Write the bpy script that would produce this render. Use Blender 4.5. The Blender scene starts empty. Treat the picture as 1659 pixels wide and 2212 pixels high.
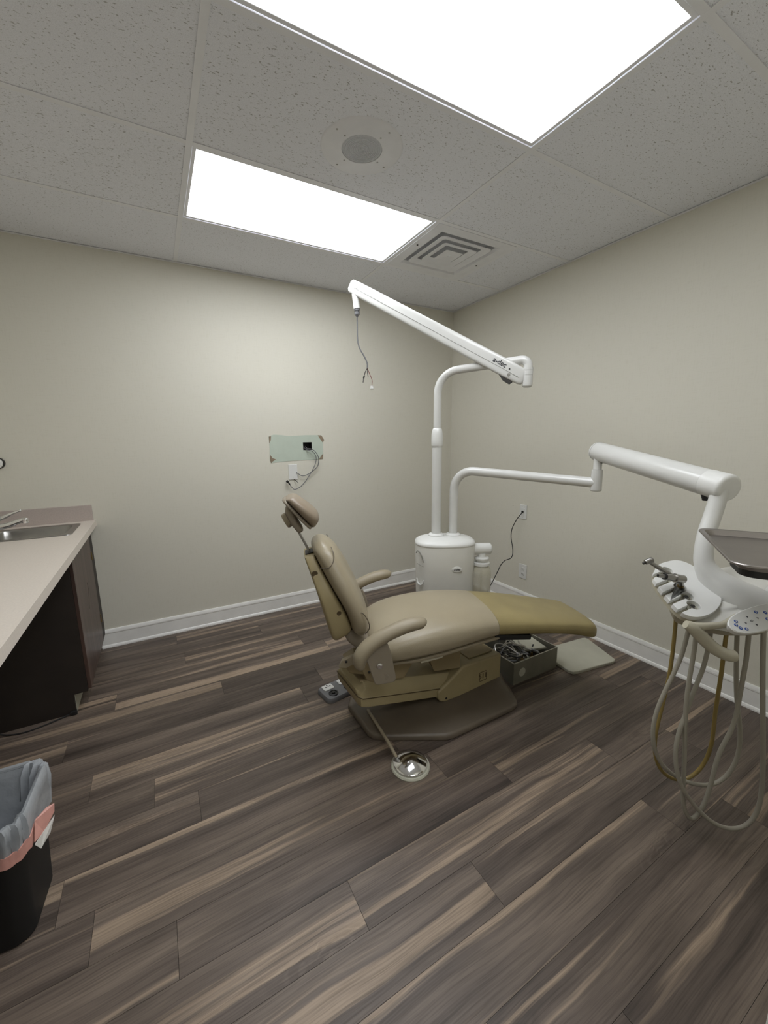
import bpy, bmesh, math, random
from mathutils import Vector, Matrix, Quaternion
random.seed(7)
S = bpy.context.scene
COL = S.collection

# ------------------------------------------------------------------ camera
cam_data = bpy.data.cameras.new('camera')
cam_data.sensor_fit = 'HORIZONTAL'
cam_data.sensor_width = 36.0
cam_data.lens = 866.0 / 1659.0 * 36.0
cam_data.clip_start = 0.02
cam = bpy.data.objects.new('camera', cam_data)
COL.objects.link(cam)
yaw, pitch, roll = 0.512611, -0.180857, -0.0121334
cyw, syw, cp, sp = math.cos(yaw), math.sin(yaw), math.cos(pitch), math.sin(pitch)
fw = Vector((syw * cp, cyw * cp, sp))
rt = Vector((cyw, -syw, 0))
up = rt.cross(fw)
cr, sr = math.cos(roll), math.sin(roll)
r2 = rt * cr + up * sr
u2 = up * cr - rt * sr
m3 = Matrix((r2, u2, -fw)).transposed()
cam.matrix_world = Matrix.Translation((-2.54622, -3.16244, 1.38978)) @ m3.to_4x4()
S.camera = cam

# ------------------------------------------------------------------ world, light levels, exposure
w = bpy.data.worlds.new('world')
S.world = w
w.use_nodes = True
w.node_tree.nodes['Background'].inputs[0].default_value = (0.75, 0.8, 0.9, 1)
w.node_tree.nodes['Background'].inputs[1].default_value = 0.05
PANEL_LIGHT = 8.0                      # emission of the two ceiling light diffusers and the added hallway panel
S.view_settings.view_transform = 'Standard'
S.view_settings.look = 'None'
S.view_settings.exposure = 0.25
S.view_settings.gamma = 1.0
S.view_settings.use_curve_mapping = False

# ------------------------------------------------------------------ node material helpers
def srgb(r, g, b):
    f = lambda c: (c / 255 / 12.92) if c / 255 <= 0.04045 else ((c / 255 + 0.055) / 1.055) ** 2.4
    return (f(r), f(g), f(b), 1)

class NT:
    def __init__(s, name):
        s.m = bpy.data.materials.new(name); s.m.use_nodes = True
        s.t = s.m.node_tree; s.b = s.t.nodes['Principled BSDF']
    def n(s, typ, **kw):
        nd = s.t.nodes.new(typ)
        for k, v in kw.items():
            if k in nd.inputs: nd.inputs[k].default_value = v
            else: setattr(nd, k, v)
        return nd
    def l(s, a, b): s.t.links.new(a, b)

def ramp(k, fac, stops, interp='LINEAR'):
    r = k.n('ShaderNodeValToRGB'); r.color_ramp.interpolation = interp
    e = r.color_ramp.elements
    while len(e) < len(stops): e.new(0.5)
    for i, (p, c) in enumerate(stops): e[i].position = p; e[i].color = c
    k.l(fac, r.inputs[0]); return r.outputs[0]

def mat(name, col, rough=0.5, metal=0.0, var=0.06, nscale=14.0, bump=0.0, bscale=200.0, coat=0.0, spec=0.5):
    k = NT(name); b = k.b
    tc = k.n('ShaderNodeTexCoord')
    nz = k.n('ShaderNodeTexNoise', Scale=nscale, Detail=4.0)
    k.l(tc.outputs['Object'], nz.inputs['Vector'])
    lo = tuple(c * (1 - var) for c in col[:3]) + (1,)
    hi = tuple(min(1, c * (1 + var)) for c in col[:3]) + (1,)
    k.l(ramp(k, nz.outputs['Fac'], [(0.3, lo), (0.7, hi)]), b.inputs['Base Color'])
    b.inputs['Roughness'].default_value = rough
    b.inputs['Metallic'].default_value = metal
    b.inputs['Coat Weight'].default_value = coat
    b.inputs['Specular IOR Level'].default_value = spec
    if bump:
        n2 = k.n('ShaderNodeTexNoise', Scale=bscale, Detail=3.0)
        k.l(tc.outputs['Object'], n2.inputs['Vector'])
        bp = k.n('ShaderNodeBump', Strength=bump, Distance=0.002)
        k.l(n2.outputs['Fac'], bp.inputs['Height']); k.l(bp.outputs['Normal'], b.inputs['Normal'])
    return k.m

def wall_mat():
    k = NT('linen_wall_paint'); b = k.b
    tc = k.n('ShaderNodeTexCoord')
    mp = k.n('ShaderNodeMapping'); mp.inputs['Scale'].default_value = (170, 170, 14)
    mq = k.n('ShaderNodeMapping'); mq.inputs['Scale'].default_value = (14, 14, 210)
    k.l(tc.outputs['Object'], mp.inputs[0]); k.l(tc.outputs['Object'], mq.inputs[0])
    a = k.n('ShaderNodeTexNoise', Scale=1.0, Detail=2.0); c = k.n('ShaderNodeTexNoise', Scale=1.0, Detail=2.0)
    k.l(mp.outputs[0], a.inputs['Vector']); k.l(mq.outputs[0], c.inputs['Vector'])
    ad = k.n('ShaderNodeMath', operation='ADD'); k.l(a.outputs['Fac'], ad.inputs[0]); k.l(c.outputs['Fac'], ad.inputs[1])
    k.l(ramp(k, ad.outputs[0], [(0.55, (0.66, 0.635, 0.54, 1)), (1.0, (0.70, 0.675, 0.585, 1))]), b.inputs['Base Color'])
    bp = k.n('ShaderNodeBump', Strength=0.12, Distance=0.001); k.l(ad.outputs[0], bp.inputs['Height'])
    k.l(bp.outputs['Normal'], b.inputs['Normal'])
    b.inputs['Roughness'].default_value = 0.62
    return k.m

def tile_mat():
    k = NT('fissured_ceiling_tile'); b = k.b
    tc = k.n('ShaderNodeTexCoord')
    oi = k.n('ShaderNodeObjectInfo')
    ad = k.n('ShaderNodeVectorMath', operation='ADD')
    ml = k.n('ShaderNodeMath', operation='MULTIPLY'); ml.inputs[1].default_value = 37.0
    k.l(oi.outputs['Random'], ml.inputs[0])
    k.l(tc.outputs['Object'], ad.inputs[0]); k.l(ml.outputs[0], ad.inputs[1])
    mp = k.n('ShaderNodeMapping'); mp.inputs['Scale'].default_value = (1.0, 1.9, 1.0); mp.inputs['Rotation'].default_value = (0, 0, 0.5)
    k.l(ad.outputs[0], mp.inputs[0])
    nz = k.n('ShaderNodeTexNoise', Scale=95.0, Detail=2.5, Roughness=0.55); k.l(mp.outputs[0], nz.inputs['Vector'])
    fine = k.n('ShaderNodeTexNoise', Scale=420.0, Detail=2.0); k.l(ad.outputs[0], fine.inputs['Vector'])
    base = (0.865, 0.875, 0.92, 1)
    c1 = ramp(k, nz.outputs['Fac'], [(0.315, (0.46, 0.45, 0.445, 1)), (0.385, base)])
    c2 = ramp(k, fine.outputs['Fac'], [(0.35, (0.88, 0.88, 0.88, 1)), (0.6, (1, 1, 1, 1))])
    mx = k.n('ShaderNodeMix', data_type='RGBA', blend_type='MULTIPLY'); mx.inputs[0].default_value = 1.0
    k.l(c1, mx.inputs[6]); k.l(c2, mx.inputs[7]); k.l(mx.outputs[2], b.inputs['Base Color'])
    bp = k.n('ShaderNodeBump', Strength=0.5, Distance=0.003)
    k.l(c1, bp.inputs['Height']); k.l(bp.outputs['Normal'], b.inputs['Normal'])
    b.inputs['Roughness'].default_value = 0.9
    return k.m

def plank_mat():
    k = NT('walnut_vinyl_plank'); b = k.b
    tc = k.n('ShaderNodeTexCoord'); oi = k.n('ShaderNodeObjectInfo')
    ml = k.n('ShaderNodeMath', operation='MULTIPLY'); ml.inputs[1].default_value = 91.0
    k.l(oi.outputs['Random'], ml.inputs[0])
    ad = k.n('ShaderNodeVectorMath', operation='ADD')
    k.l(tc.outputs['Object'], ad.inputs[0]); k.l(ml.outputs[0], ad.inputs[1])
    # slow warp so the streaks wander
    wm = k.n('ShaderNodeMapping'); wm.inputs['Scale'].default_value = (1.6, 4.0, 1)
    k.l(ad.outputs[0], wm.inputs[0])
    wn = k.n('ShaderNodeTexNoise', Scale=1.3, Detail=2.0); k.l(wm.outputs[0], wn.inputs['Vector'])
    ws = k.n('ShaderNodeVectorMath', operation='SCALE'); ws.inputs['Scale'].default_value = 0.034
    k.l(wn.outputs['Color'], ws.inputs[0])
    a2 = k.n('ShaderNodeVectorMath', operation='ADD'); k.l(ad.outputs[0], a2.inputs[0]); k.l(ws.outputs[0], a2.inputs[1])
    def nz(scale, sc, detail, rough=0.5):
        mp = k.n('ShaderNodeMapping'); mp.inputs['Scale'].default_value = scale; k.l(a2.outputs[0], mp.inputs[0])
        n_ = k.n('ShaderNodeTexNoise', Scale=sc, Detail=detail, Roughness=rough); k.l(mp.outputs[0], n_.inputs['Vector'])
        return n_.outputs['Fac']
    broad = nz((0.6, 12, 1), 1.0, 6.0, 0.62)
    streak = nz((0.30, 11, 1), 1.0, 5.0, 0.58)
    grain = nz((4, 230, 1), 1.0, 4.0, 0.65)
    cloud = nz((3.0, 9, 1), 1.0, 4.0, 0.6)
    dark, mid, lite = srgb(64, 55, 49), srgb(101, 89, 80), srgb(131, 117, 104)
    c = ramp(k, broad, [(0.30, dark), (0.50, mid), (0.70, lite)])
    lightf = ramp(k, streak, [(0.565, (0, 0, 0, 1)), (0.62, (0.85, 0.85, 0.85, 1)), (0.72, (0.5, 0.5, 0.5, 1))])
    m1 = k.n('ShaderNodeMix', data_type='RGBA'); k.l(c, m1.inputs[6]); m1.inputs[7].default_value = srgb(168, 148, 127)
    k.l(lightf, m1.inputs[0])
    c3 = ramp(k, cloud, [(0.3, (0.68, 0.67, 0.66, 1)), (0.6, (1.03, 1.03, 1.03, 1))])
    m2 = k.n('ShaderNodeMix', data_type='RGBA', blend_type='MULTIPLY'); m2.inputs[0].default_value = 0.8
    k.l(m1.outputs[2], m2.inputs[6]); k.l(c3, m2.inputs[7])
    c4 = ramp(k, grain, [(0.36, (0.62, 0.61, 0.60, 1)), (0.56, (1.06, 1.06, 1.06, 1))])
    m3_ = k.n('ShaderNodeMix', data_type='RGBA', blend_type='MULTIPLY'); m3_.inputs[0].default_value = 0.75
    k.l(m2.outputs[2], m3_.inputs[6]); k.l(c4, m3_.inputs[7])
    # knots: sparse ringed ovals
    vm = k.n('ShaderNodeMapping'); vm.inputs['Scale'].default_value = (1.15, 5.2, 1)
    kn_ = k.n('ShaderNodeTexNoise', Scale=9.0, Detail=3.0); k.l(ad.outputs[0], kn_.inputs['Vector'])
    ks = k.n('ShaderNodeVectorMath', operation='SCALE'); ks.inputs['Scale'].default_value = 0.10; k.l(kn_.outputs['Color'], ks.inputs[0])
    a3 = k.n('ShaderNodeVectorMath', operation='ADD'); k.l(a2.outputs[0], a3.inputs[0]); k.l(ks.outputs[0], a3.inputs[1]); k.l(a3.outputs[0], vm.inputs[0])
    vo = k.n('ShaderNodeTexVoronoi', Scale=1.15); k.l(vm.outputs[0], vo.inputs['Vector'])
    wv = k.n('ShaderNodeMath', operation='MULTIPLY'); wv.inputs[1].default_value = 85.0; k.l(vo.outputs['Distance'], wv.inputs[0])
    sn = k.n('ShaderNodeMath', operation='SINE'); k.l(wv.outputs[0], sn.inputs[0])
    rg = ramp(k, sn.outputs[0], [(0.0, (0.62, 0.60, 0.58, 1)), (1.0, (1, 1, 1, 1))])
    kf = ramp(k, vo.outputs['Distance'], [(0.0, (0.8, 0.8, 0.8, 1)), (0.10, (0.55, 0.55, 0.55, 1)), (0.30, (0, 0, 0, 1))])
    m4 = k.n('ShaderNodeMix', data_type='RGBA', blend_type='MULTIPLY'); k.l(kf, m4.inputs[0])
    k.l(m3_.outputs[2], m4.inputs[6]); k.l(rg, m4.inputs[7])
    # each plank a touch lighter or darker
    hv = k.n('ShaderNodeHueSaturation'); mr = k.n('ShaderNodeMapRange'); mr.inputs[3].default_value = 0.88; mr.inputs[4].default_value = 1.10
    k.l(oi.outputs['Random'], mr.inputs[0]); k.l(mr.outputs[0], hv.inputs['Value']); k.l(m4.outputs[2], hv.inputs['Color'])
    k.l(hv.outputs[0], b.inputs['Base Color'])
    k.l(ramp(k, grain, [(0.3, (0.52, 0.52, 0.52, 1)), (0.7, (0.40, 0.40, 0.40, 1))]), b.inputs['Roughness'])
    bp = k.n('ShaderNodeBump', Strength=0.22, Distance=0.0012); k.l(grain, bp.inputs['Height']); k.l(bp.outputs['Normal'], b.inputs['Normal'])
    b.inputs['Specular IOR Level'].default_value = 0.42
    return k.m

def emit_mat(name, col, st):
    k = NT(name); k.b.inputs['Base Color'].default_value = (0.9, 0.9, 0.9, 1)
    k.b.inputs['Emission Color'].default_value = col; k.b.inputs['Emission Strength'].default_value = st
    return k.m

def dark_wood():
    k = NT('dark_walnut_laminate'); b = k.b
    tc = k.n('ShaderNodeTexCoord'); mp = k.n('ShaderNodeMapping'); mp.inputs['Scale'].default_value = (30, 30, 1.5)
    k.l(tc.outputs['Object'], mp.inputs[0])
    nz = k.n('ShaderNodeTexNoise', Scale=1.0, Detail=5.0); k.l(mp.outputs[0], nz.inputs['Vector'])
    k.l(ramp(k, nz.outputs['Fac'], [(0.3, srgb(52, 38, 33)), (0.7, srgb(92, 72, 64))]), b.inputs['Base Color'])
    b.inputs['Roughness'].default_value = 0.38
    return k.m

def translucent(name, col, alpha, rough=0.25):
    k = NT(name); b = k.b
    b.inputs['Base Color'].default_value = col; b.inputs['Roughness'].default_value = rough
    nz = k.n('ShaderNodeTexNoise', Scale=30.0, Detail=2.0)
    mr = k.n('ShaderNodeMapRange'); mr.inputs[3].default_value = alpha - 0.06; mr.inputs[4].default_value = alpha + 0.06
    k.l(nz.outputs['Fac'], mr.inputs[0]); k.l(mr.outputs[0], b.inputs['Alpha'])
    return k.m

M = {}
M['wall'] = wall_mat()
M['tile'] = tile_mat()
M['tee'] = mat('white_ceiling_grid', (0.82, 0.82, 0.84, 1), 0.45, var=0.02)
M['plank'] = plank_mat()
M['subfloor'] = mat('dark_subfloor', srgb(34, 29, 26), 0.9)
M['base'] = mat('white_gloss_trim', (0.87, 0.86, 0.83, 1), 0.35, var=0.05, nscale=9)
M['diff'] = emit_mat('light_diffuser', (0.93, 0.96, 1.0, 1), PANEL_LIGHT)
M['white_metal'] = mat('white_enamel', (0.67, 0.668, 0.645, 1), 0.28, var=0.02, coat=0.2)
M['white_plastic'] = mat('white_plastic', (0.70, 0.69, 0.645, 1), 0.38, var=0.02)
M['bright_white'] = mat('bright_white_plastic', (0.74, 0.74, 0.715, 1), 0.35, var=0.02)
M['cream'] = mat('cream_plastic', srgb(186, 180, 160), 0.42, var=0.04)
M['grey_line'] = mat('grey_seam', srgb(120, 118, 110), 0.6)
M['taupe'] = mat('taupe_vinyl_upholstery', srgb(158, 147, 124), 0.29, var=0.05, nscale=6, bump=0.25, bscale=420)
M['taupe_head'] = mat('rosy_taupe_vinyl', srgb(142, 128, 110), 0.36, var=0.05, nscale=6, bump=0.2, bscale=420)
M['olive'] = mat('olive_vinyl_upholstery', srgb(148, 134, 92), 0.36, var=0.09, nscale=8, bump=0.25, bscale=420)
M['tan'] = mat('yellowed_tan_plastic', srgb(160, 146, 110), 0.45, var=0.08, nscale=5, bump=0.1, bscale=600)
M['tan2'] = mat('tan_plastic', srgb(146, 130, 97), 0.5, var=0.10, nscale=7, bump=0.1, bscale=500)
M['taupe_plastic'] = mat('taupe_moulded_plastic', srgb(148, 137, 115), 0.4, var=0.04, bump=0.12, bscale=700)
M['grey_taupe'] = mat('grey_taupe_plastic', srgb(146, 136, 120), 0.42, var=0.04)
M['plate'] = mat('brown_grey_base_coat', srgb(100, 90, 77), 0.42, var=0.06, bump=0.1, bscale=500)
M['black'] = mat('black_rubber', (0.012, 0.012, 0.012, 1), 0.5)
M['dark'] = mat('near_black_metal', (0.03, 0.028, 0.025, 1), 0.6)  # even near-black for screws, slots, gaps and linings
M['grey_box'] = mat('worn_grey_steel', srgb(124, 121, 108), 0.5, metal=0.25, var=0.12, nscale=12)
M['lightgrey'] = mat('pale_grey_enamel', srgb(184, 182, 166), 0.45, var=0.04)
M['chrome'] = mat('chrome', (0.80, 0.80, 0.80, 1), 0.10, metal=1.0, var=0.02)
M['steel'] = mat('brushed_steel', (0.38, 0.37, 0.355, 1), 0.30, metal=1.0, var=0.05)
M['tray_metal'] = mat('satin_tray_metal', (0.33, 0.305, 0.29, 1), 0.42, metal=1.0, var=0.04)
M['gun'] = mat('dull_grey_metal', (0.42, 0.41, 0.39, 1), 0.30, metal=0.9, var=0.06)
M['counter'] = mat('pale_speckled_laminate', srgb(220, 210, 199), 0.36, var=0.05, nscale=160)
M['splash'] = mat('mauve_grey_laminate', srgb(184, 172, 165), 0.5, var=0.06, nscale=160)
M['wood'] = dark_wood()
M['wood_dark'] = mat('near_black_panel', srgb(44, 37, 32), 0.6, var=0.15, nscale=8)
M['hose'] = mat('grey_silicone_hose', srgb(160, 155, 142), 0.45, var=0.03)
M['hose_y'] = mat('yellowed_hose', srgb(140, 120, 68), 0.4, var=0.08)
M['liner'] = mat('grey_bin_liner', srgb(168, 172, 176), 0.35, var=0.10, nscale=22, bump=0.8, bscale=40)
M['drawstring'] = mat('pink_drawstring', srgb(214, 158, 146), 0.45, var=0.08, nscale=40)
M['label_white'] = mat('white_paper_tag', srgb(215, 212, 205), 0.6)
M['bin'] = mat('black_bin_plastic', (0.008, 0.008, 0.008, 1), 0.55)
M['patch'] = mat('pale_green_primer', srgb(190, 200, 186), 0.7, var=0.03)
M['kraft'] = mat('torn_kraft_paper', srgb(140, 124, 104), 0.9, var=0.18, nscale=60)
M['ink'] = mat('dark_grey_ink', srgb(58, 58, 62), 0.6)
M['blue'] = mat('blue_ink', srgb(58, 88, 160), 0.5)
M['emblem'] = mat('brown_emblem_line', srgb(78, 64, 40), 0.6)
M['red_wire'] = mat('red_wire', srgb(120, 40, 34), 0.5)
M['grey_wire'] = mat('grey_cable', srgb(112, 112, 114), 0.5)
M['bottle'] = translucent('milky_bottle', srgb(214, 209, 190), 0.56)
M['speaker'] = mat('pale_speaker_metal', (0.80, 0.80, 0.82, 1), 0.5, var=0.03)
M['mesh_grey'] = mat('grey_speaker_mesh', (0.60, 0.61, 0.64, 1), 0.6, var=0.10, nscale=300)
M['brass'] = mat('aged_brass', srgb(140, 120, 80), 0.4, metal=0.8)

# ------------------------------------------------------------------ geometry helpers
def BM(): return bmesh.new()

def obj(name, bm, m, parent=None, smooth=None, bevel=0.0, bseg=2, label=None):
    bmesh.ops.recalc_face_normals(bm, faces=bm.faces)
    if parent is not None:
        bpy_m = WM[parent.name].inverted()
        bm.transform(bpy_m)
    me = bpy.data.meshes.new(name)
    bm.to_mesh(me); bm.free()
    mats = m if isinstance(m, (list, tuple)) else [m]
    for x in mats: me.materials.append(M[x])
    o = bpy.data.objects.new(name, me); COL.objects.link(o)
    if parent is not None: o.parent = parent
    WM[o.name] = WM[parent.name].copy() if parent is not None else Matrix.Identity(4)
    if bevel:
        md = o.modifiers.new('bevel', 'BEVEL'); md.width = bevel; md.segments = bseg; md.limit_method = 'ANGLE'; md.angle_limit = math.radians(38)
    if smooth is not None:
        for p in me.polygons: p.use_smooth = True
        try: me.set_sharp_from_angle(angle=math.radians(smooth))
        except Exception: pass
    if label: o['label'] = label
    return o
WM = {}

def thing(name, label, cat, loc, group=None):
    e = bpy.data.objects.new(name, None); COL.objects.link(e)
    e.empty_display_size = 0.05
    e.location = loc; WM[e.name] = Matrix.Translation(loc)
    e['label'] = label; e['category'] = cat
    if group: e['group'] = group
    return e

def tag(o, label, cat, group=None):
    o['label'] = label; o['category'] = cat
    if group: o['group'] = group
    return o

def center_origin(o, loc):
    """move a lone mesh's origin to loc without moving the mesh"""
    o.data.transform(Matrix.Translation(-Vector(loc))); o.location = loc
    WM[o.name] = Matrix.Translation(loc)
    return o

def box(bm, x0, x1, y0, y1, z0, z1, mi=0):
    v = [bm.verts.new((x, y, z)) for z in (z0, z1) for y in (y0, y1) for x in (x0, x1)]
    fs = [(0, 1, 3, 2), (4, 5, 7, 6), (0, 1, 5, 4), (2, 3, 7, 6), (0, 2, 6, 4), (1, 3, 7, 5)]
    out = []
    for f in fs:
        q = bm.faces.new([v[i] for i in f]); q.material_index = mi; out.append(q)
    return v

def prism(bm, poly, axis_vec, mi=0):
    """poly: list of 3D points, extruded by axis_vec"""
    d = Vector(axis_vec)
    a = [bm.verts.new(p) for p in poly]; b = [bm.verts.new(Vector(p) + d) for p in poly]
    n = len(poly)
    f = [bm.faces.new(a), bm.faces.new(b)]
    for i in range(n): f.append(bm.faces.new((a[i], a[(i + 1) % n], b[(i + 1) % n], b[i])))
    for q in f: q.material_index = mi

def loft(bm, rings, caps=True, closed=True, mi=0):
    vs = [[bm.verts.new(p) for p in r] for r in rings]
    n = len(vs[0])
    for i in range(len(vs) - 1):
        for j in range(n if closed else n - 1):
            f = bm.faces.new((vs[i][j], vs[i][(j + 1) % n], vs[i + 1][(j + 1) % n], vs[i + 1][j])); f.material_index = mi
    if caps:
        f = bm.faces.new(vs[0]); f.material_index = mi
        f = bm.faces.new(vs[-1][::-1]); f.material_index = mi
    return vs

def catmull(pts, n=6):
    P = [Vector(p) for p in pts]
    P = [P[0] * 2 - P[1]] + P + [P[-1] * 2 - P[-2]]
    out = []
    for i in range(1, len(P) - 2):
        for k in range(n):
            t = k / n; a, b, c, d = P[i - 1], P[i], P[i + 1], P[i + 2]
            out.append(0.5 * ((2 * b) + (c - a) * t + (2 * a - 5 * b + 4 * c - d) * t * t + (3 * b - a - 3 * c + d) * t ** 3))
    out.append(P[-2]); return out

def tube(bm, pts, r, seg=12, smooth_n=0, caps=True, flat=1.0, upv=None, mi=0):
    """tube along pts; r scalar or list (per given point); flat = squash along upv"""
    if smooth_n:
        if not isinstance(r, (int, float)):
            R = []
            for i in range(len(pts) - 1):
                for k in range(smooth_n): R.append(r[i] + (r[i + 1] - r[i]) * k / smooth_n)
            R.append(r[-1]); r = R
        pts = catmull(pts, smooth_n)
    P = [Vector(p) for p in pts]; n = len(P)
    if isinstance(r, (int, float)): r = [r] * n
    T = [(P[min(i + 1, n - 1)] - P[max(i - 1, 0)]).normalized() for i in range(n)]
    a = Vector(upv) if upv is not None else Vector((0, 0, 1))
    if abs(T[0].dot(a)) > 0.95 and upv is None: a = Vector((1, 0, 0))
    N = (a - T[0] * a.dot(T[0])).normalized(); rings = []
    for i in range(n):
        if i:
            q = T[i - 1].rotation_difference(T[i]); N = (q @ N); N = (N - T[i] * N.dot(T[i])).normalized()
        B = T[i].cross(N)
        rings.append([P[i] + N * (math.cos(2 * math.pi * j / seg) * r[i] * flat) + B * (math.sin(2 * math.pi * j / seg) * r[i]) for j in range(seg)])
    loft(bm, rings, caps, mi=mi)

def rtube(bm, A, B, ra, rb=None, seg=20, round_a=0.0, round_b=0.0, mi=0):
    """straight tube A-B with optional rounded ends (round = fraction of radius)"""
    rb = ra if rb is None else rb
    A, B = Vector(A), Vector(B); d = (B - A).normalized(); pts = []; rr = []
    def cap(P, r, sgn, f, rev):
        o = []
        for k in range(5):
            th = math.pi / 2 * k / 4
            o.append((P + d * sgn * (f * r * math.cos(th)) * 1.0 - d * sgn * f * r, r * (1 - f) + r * f * math.sin(th)))
        return o if not rev else o[::-1]
    seq = []
    if round_a: seq += cap(A, ra, -1, round_a, False)
    else: seq.append((A, ra))
    if round_b: seq += cap(B, rb, 1, round_b, True)
    else: seq.append((B, rb))
    tube(bm, [s[0] for s in seq], [max(s[1], 0.0004) for s in seq], seg, mi=mi)

def lathe(bm, prof, c, seg=32, axis=None, mi=0):
    """prof: list of (r,h) ; around axis through c (default z)"""
    c = Vector(c); ax = Vector(axis).normalized() if axis is not None else Vector((0, 0, 1))
    a = Vector((1, 0, 0)) if abs(ax.x) < 0.9 else Vector((0, 1, 0))
    e1 = (a - ax * a.dot(ax)).normalized(); e2 = ax.cross(e1)
    rings = [[c + ax * h + (e1 * math.cos(2 * math.pi * j / seg) + e2 * math.sin(2 * math.pi * j / seg)) * max(r, 0.0003) for j in range(seg)] for r, h in prof]
    loft(bm, rings, True, mi=mi)

def sring(center, e1, e2, w, h, n=3.0, seg=28, htop=None):
    """superellipse ring; half sizes w (along e1), h (along e2)"""
    out = []
    for j in range(seg):
        a = 2 * math.pi * j / seg; ca, sa = math.cos(a), math.sin(a)
        out.append(center + e1 * (w * math.copysign(abs(ca) ** (2 / n), ca)) + e2 * (h * math.copysign(abs(sa) ** (2 / n), sa)))
    return out

def text(name, s, size, mat_name, origin, ex, ey, parent, depth=0.0006, shear=0.0, bold=0.0):
    """flat lettering with baseline direction ex, up direction ey, centred on origin"""
    cu = bpy.data.curves.new(name, 'FONT'); cu.body = s; cu.size = size; cu.extrude = depth; cu.align_x = 'CENTER'; cu.align_y = 'CENTER'
    cu.shear = shear; cu.offset = bold; cu.resolution_u = 3
    t = bpy.data.objects.new('tmp', cu); COL.objects.link(t)
    dg = bpy.context.evaluated_depsgraph_get()
    me = bpy.data.meshes.new_from_object(t.evaluated_get(dg))
    bm = BM(); bm.from_mesh(me)
    bpy.data.objects.remove(t); bpy.data.curves.remove(cu); bpy.data.meshes.remove(me)
    ex = Vector(ex).normalized(); ey = Vector(ey); ey = (ey - ex * ey.dot(ex)).normalized(); ez = ex.cross(ey)
    R = Matrix((ex, ey, ez)).transposed().to_4x4()
    bm.transform(Matrix.Translation(Vector(origin)) @ R)
    return obj(name, bm, mat_name, parent)

# ================================================================== SETTING
H = 2.5367
XL, YF = -3.57, -3.060         # left wall, front wall with the doorway the camera stands in
YH = -4.55                     # far side of the hallway behind the camera
T = 0.10
def struct(o): o['kind'] = 'structure'; return o

bm = BM(); box(bm, XL - T, T, YH - T, T, -0.12, -0.006)
floor = struct(obj('floor', bm, 'subfloor'))
# planks run left to right: rows 0.1524 deep, 1.219 long, joints where the photo shows them
joints = {0: -2.544, 3: -1.78, 5: -2.343, 7: -1.96, 8: -2.91, 9: -2.683, 12: -2.84, 13: -2.627, 14: -2.146, 15: -1.765, 16: -1.037, 17: -0.766}
PW, PL, G = 0.1524, 1.2192, 0.0003
i = -1
while True:
    y1 = min(0.0, -0.0488 - PW * i); y0 = -0.0488 - PW * (i + 1)
    if y1 < YH: break
    y0 = max(y0, YH)
    j0 = joints.get(i, -random.random() * PL - 1.2)
    x = j0
    while x > XL: x -= PL
    while x < 0:
        a, b = max(x, XL), min(x + PL, 0.0)
        if b - a > 0.03:
            bm = BM(); L, W_ = b - a - G, y1 - y0 - G
            v = box(bm, 0, L, 0, W_, -0.006, 0)
            for q in v[4:]:
                q.co.x += 0.0004 if q.co.x < L / 2 else -0.0004; q.co.y += 0.0003 if q.co.y < W_ / 2 else -0.0003
            o = obj('plank', bm, 'plank'); o.parent = floor; o.location = (a + G / 2, y0 + G / 2, 0)
        x += PL
    i += 1

def wall_with_hole(name, x0, x1, z0, z1, hx0, hx1, hz0, hz1):
    bm = BM()
    box(bm, x0, hx0, 0, T, z0, z1); box(bm, hx1, x1, 0, T, z0, z1)
    box(bm, hx0, hx1, 0, T, z0, hz0); box(bm, hx0, hx1, 0, T, hz1, z1)
    bmesh.ops.remove_doubles(bm, verts=bm.verts, dist=1e-5)
    return struct(obj(name, bm, 'wall'))
HX0, HX1, HZ0, HZ1 = -1.506, -1.432, 1.306, 1.369
wall_with_hole('wall_back', XL - T, T, 0, H + 0.06, HX0, HX1, HZ0, HZ1)
bm = BM(); box(bm, 0, T, YF, 0, 0, H + 0.06); struct(obj('wall_right', bm, 'wall'))
bm = BM(); box(bm, XL - T, XL, YF, 0, 0, H + 0.06); struct(obj('wall_left', bm, 'wall'))
DX0, DX1, DZ = -2.89, -1.833, 2.13          # doorway opening
bm = BM(); YW = YF - 0.115
box(bm, XL - T, DX0, YW, YF, 0, H + 0.06); box(bm, DX1, T, YW, YF, 0, H + 0.06); box(bm, DX0, DX1, YW, YF, DZ, H + 0.06)
bmesh.ops.remove_doubles(bm, verts=bm.verts, dist=1e-5); struct(obj('wall_front', bm, 'wall'))
for nm, x0, x1 in (('trim_5', DX1 - 0.012, DX1 + 0.062), ('trim_6', DX0 - 0.062, DX0 + 0.012)):
    bm = BM(); box(bm, x0, x1, YW - 0.014, YF + 0.014, 0, DZ + 0.06); struct(obj(nm, bm, 'base', bevel=0.003))
bm = BM(); box(bm, DX0 + 0.012, DX1 - 0.012, YW - 0.014, YF + 0.014, DZ - 0.012, DZ + 0.06); struct(obj('trim_7', bm, 'base', bevel=0.003))
# hallway behind the camera
bm = BM(); box(bm, XL - T, T, YH - T, YH, 0, H + 0.06); box(bm, XL - T, XL, YH, YW, 0, H + 0.06); box(bm, 0, T, YH, YW, 0, H + 0.06); struct(obj('wall_hallway', bm, 'wall'))

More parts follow.
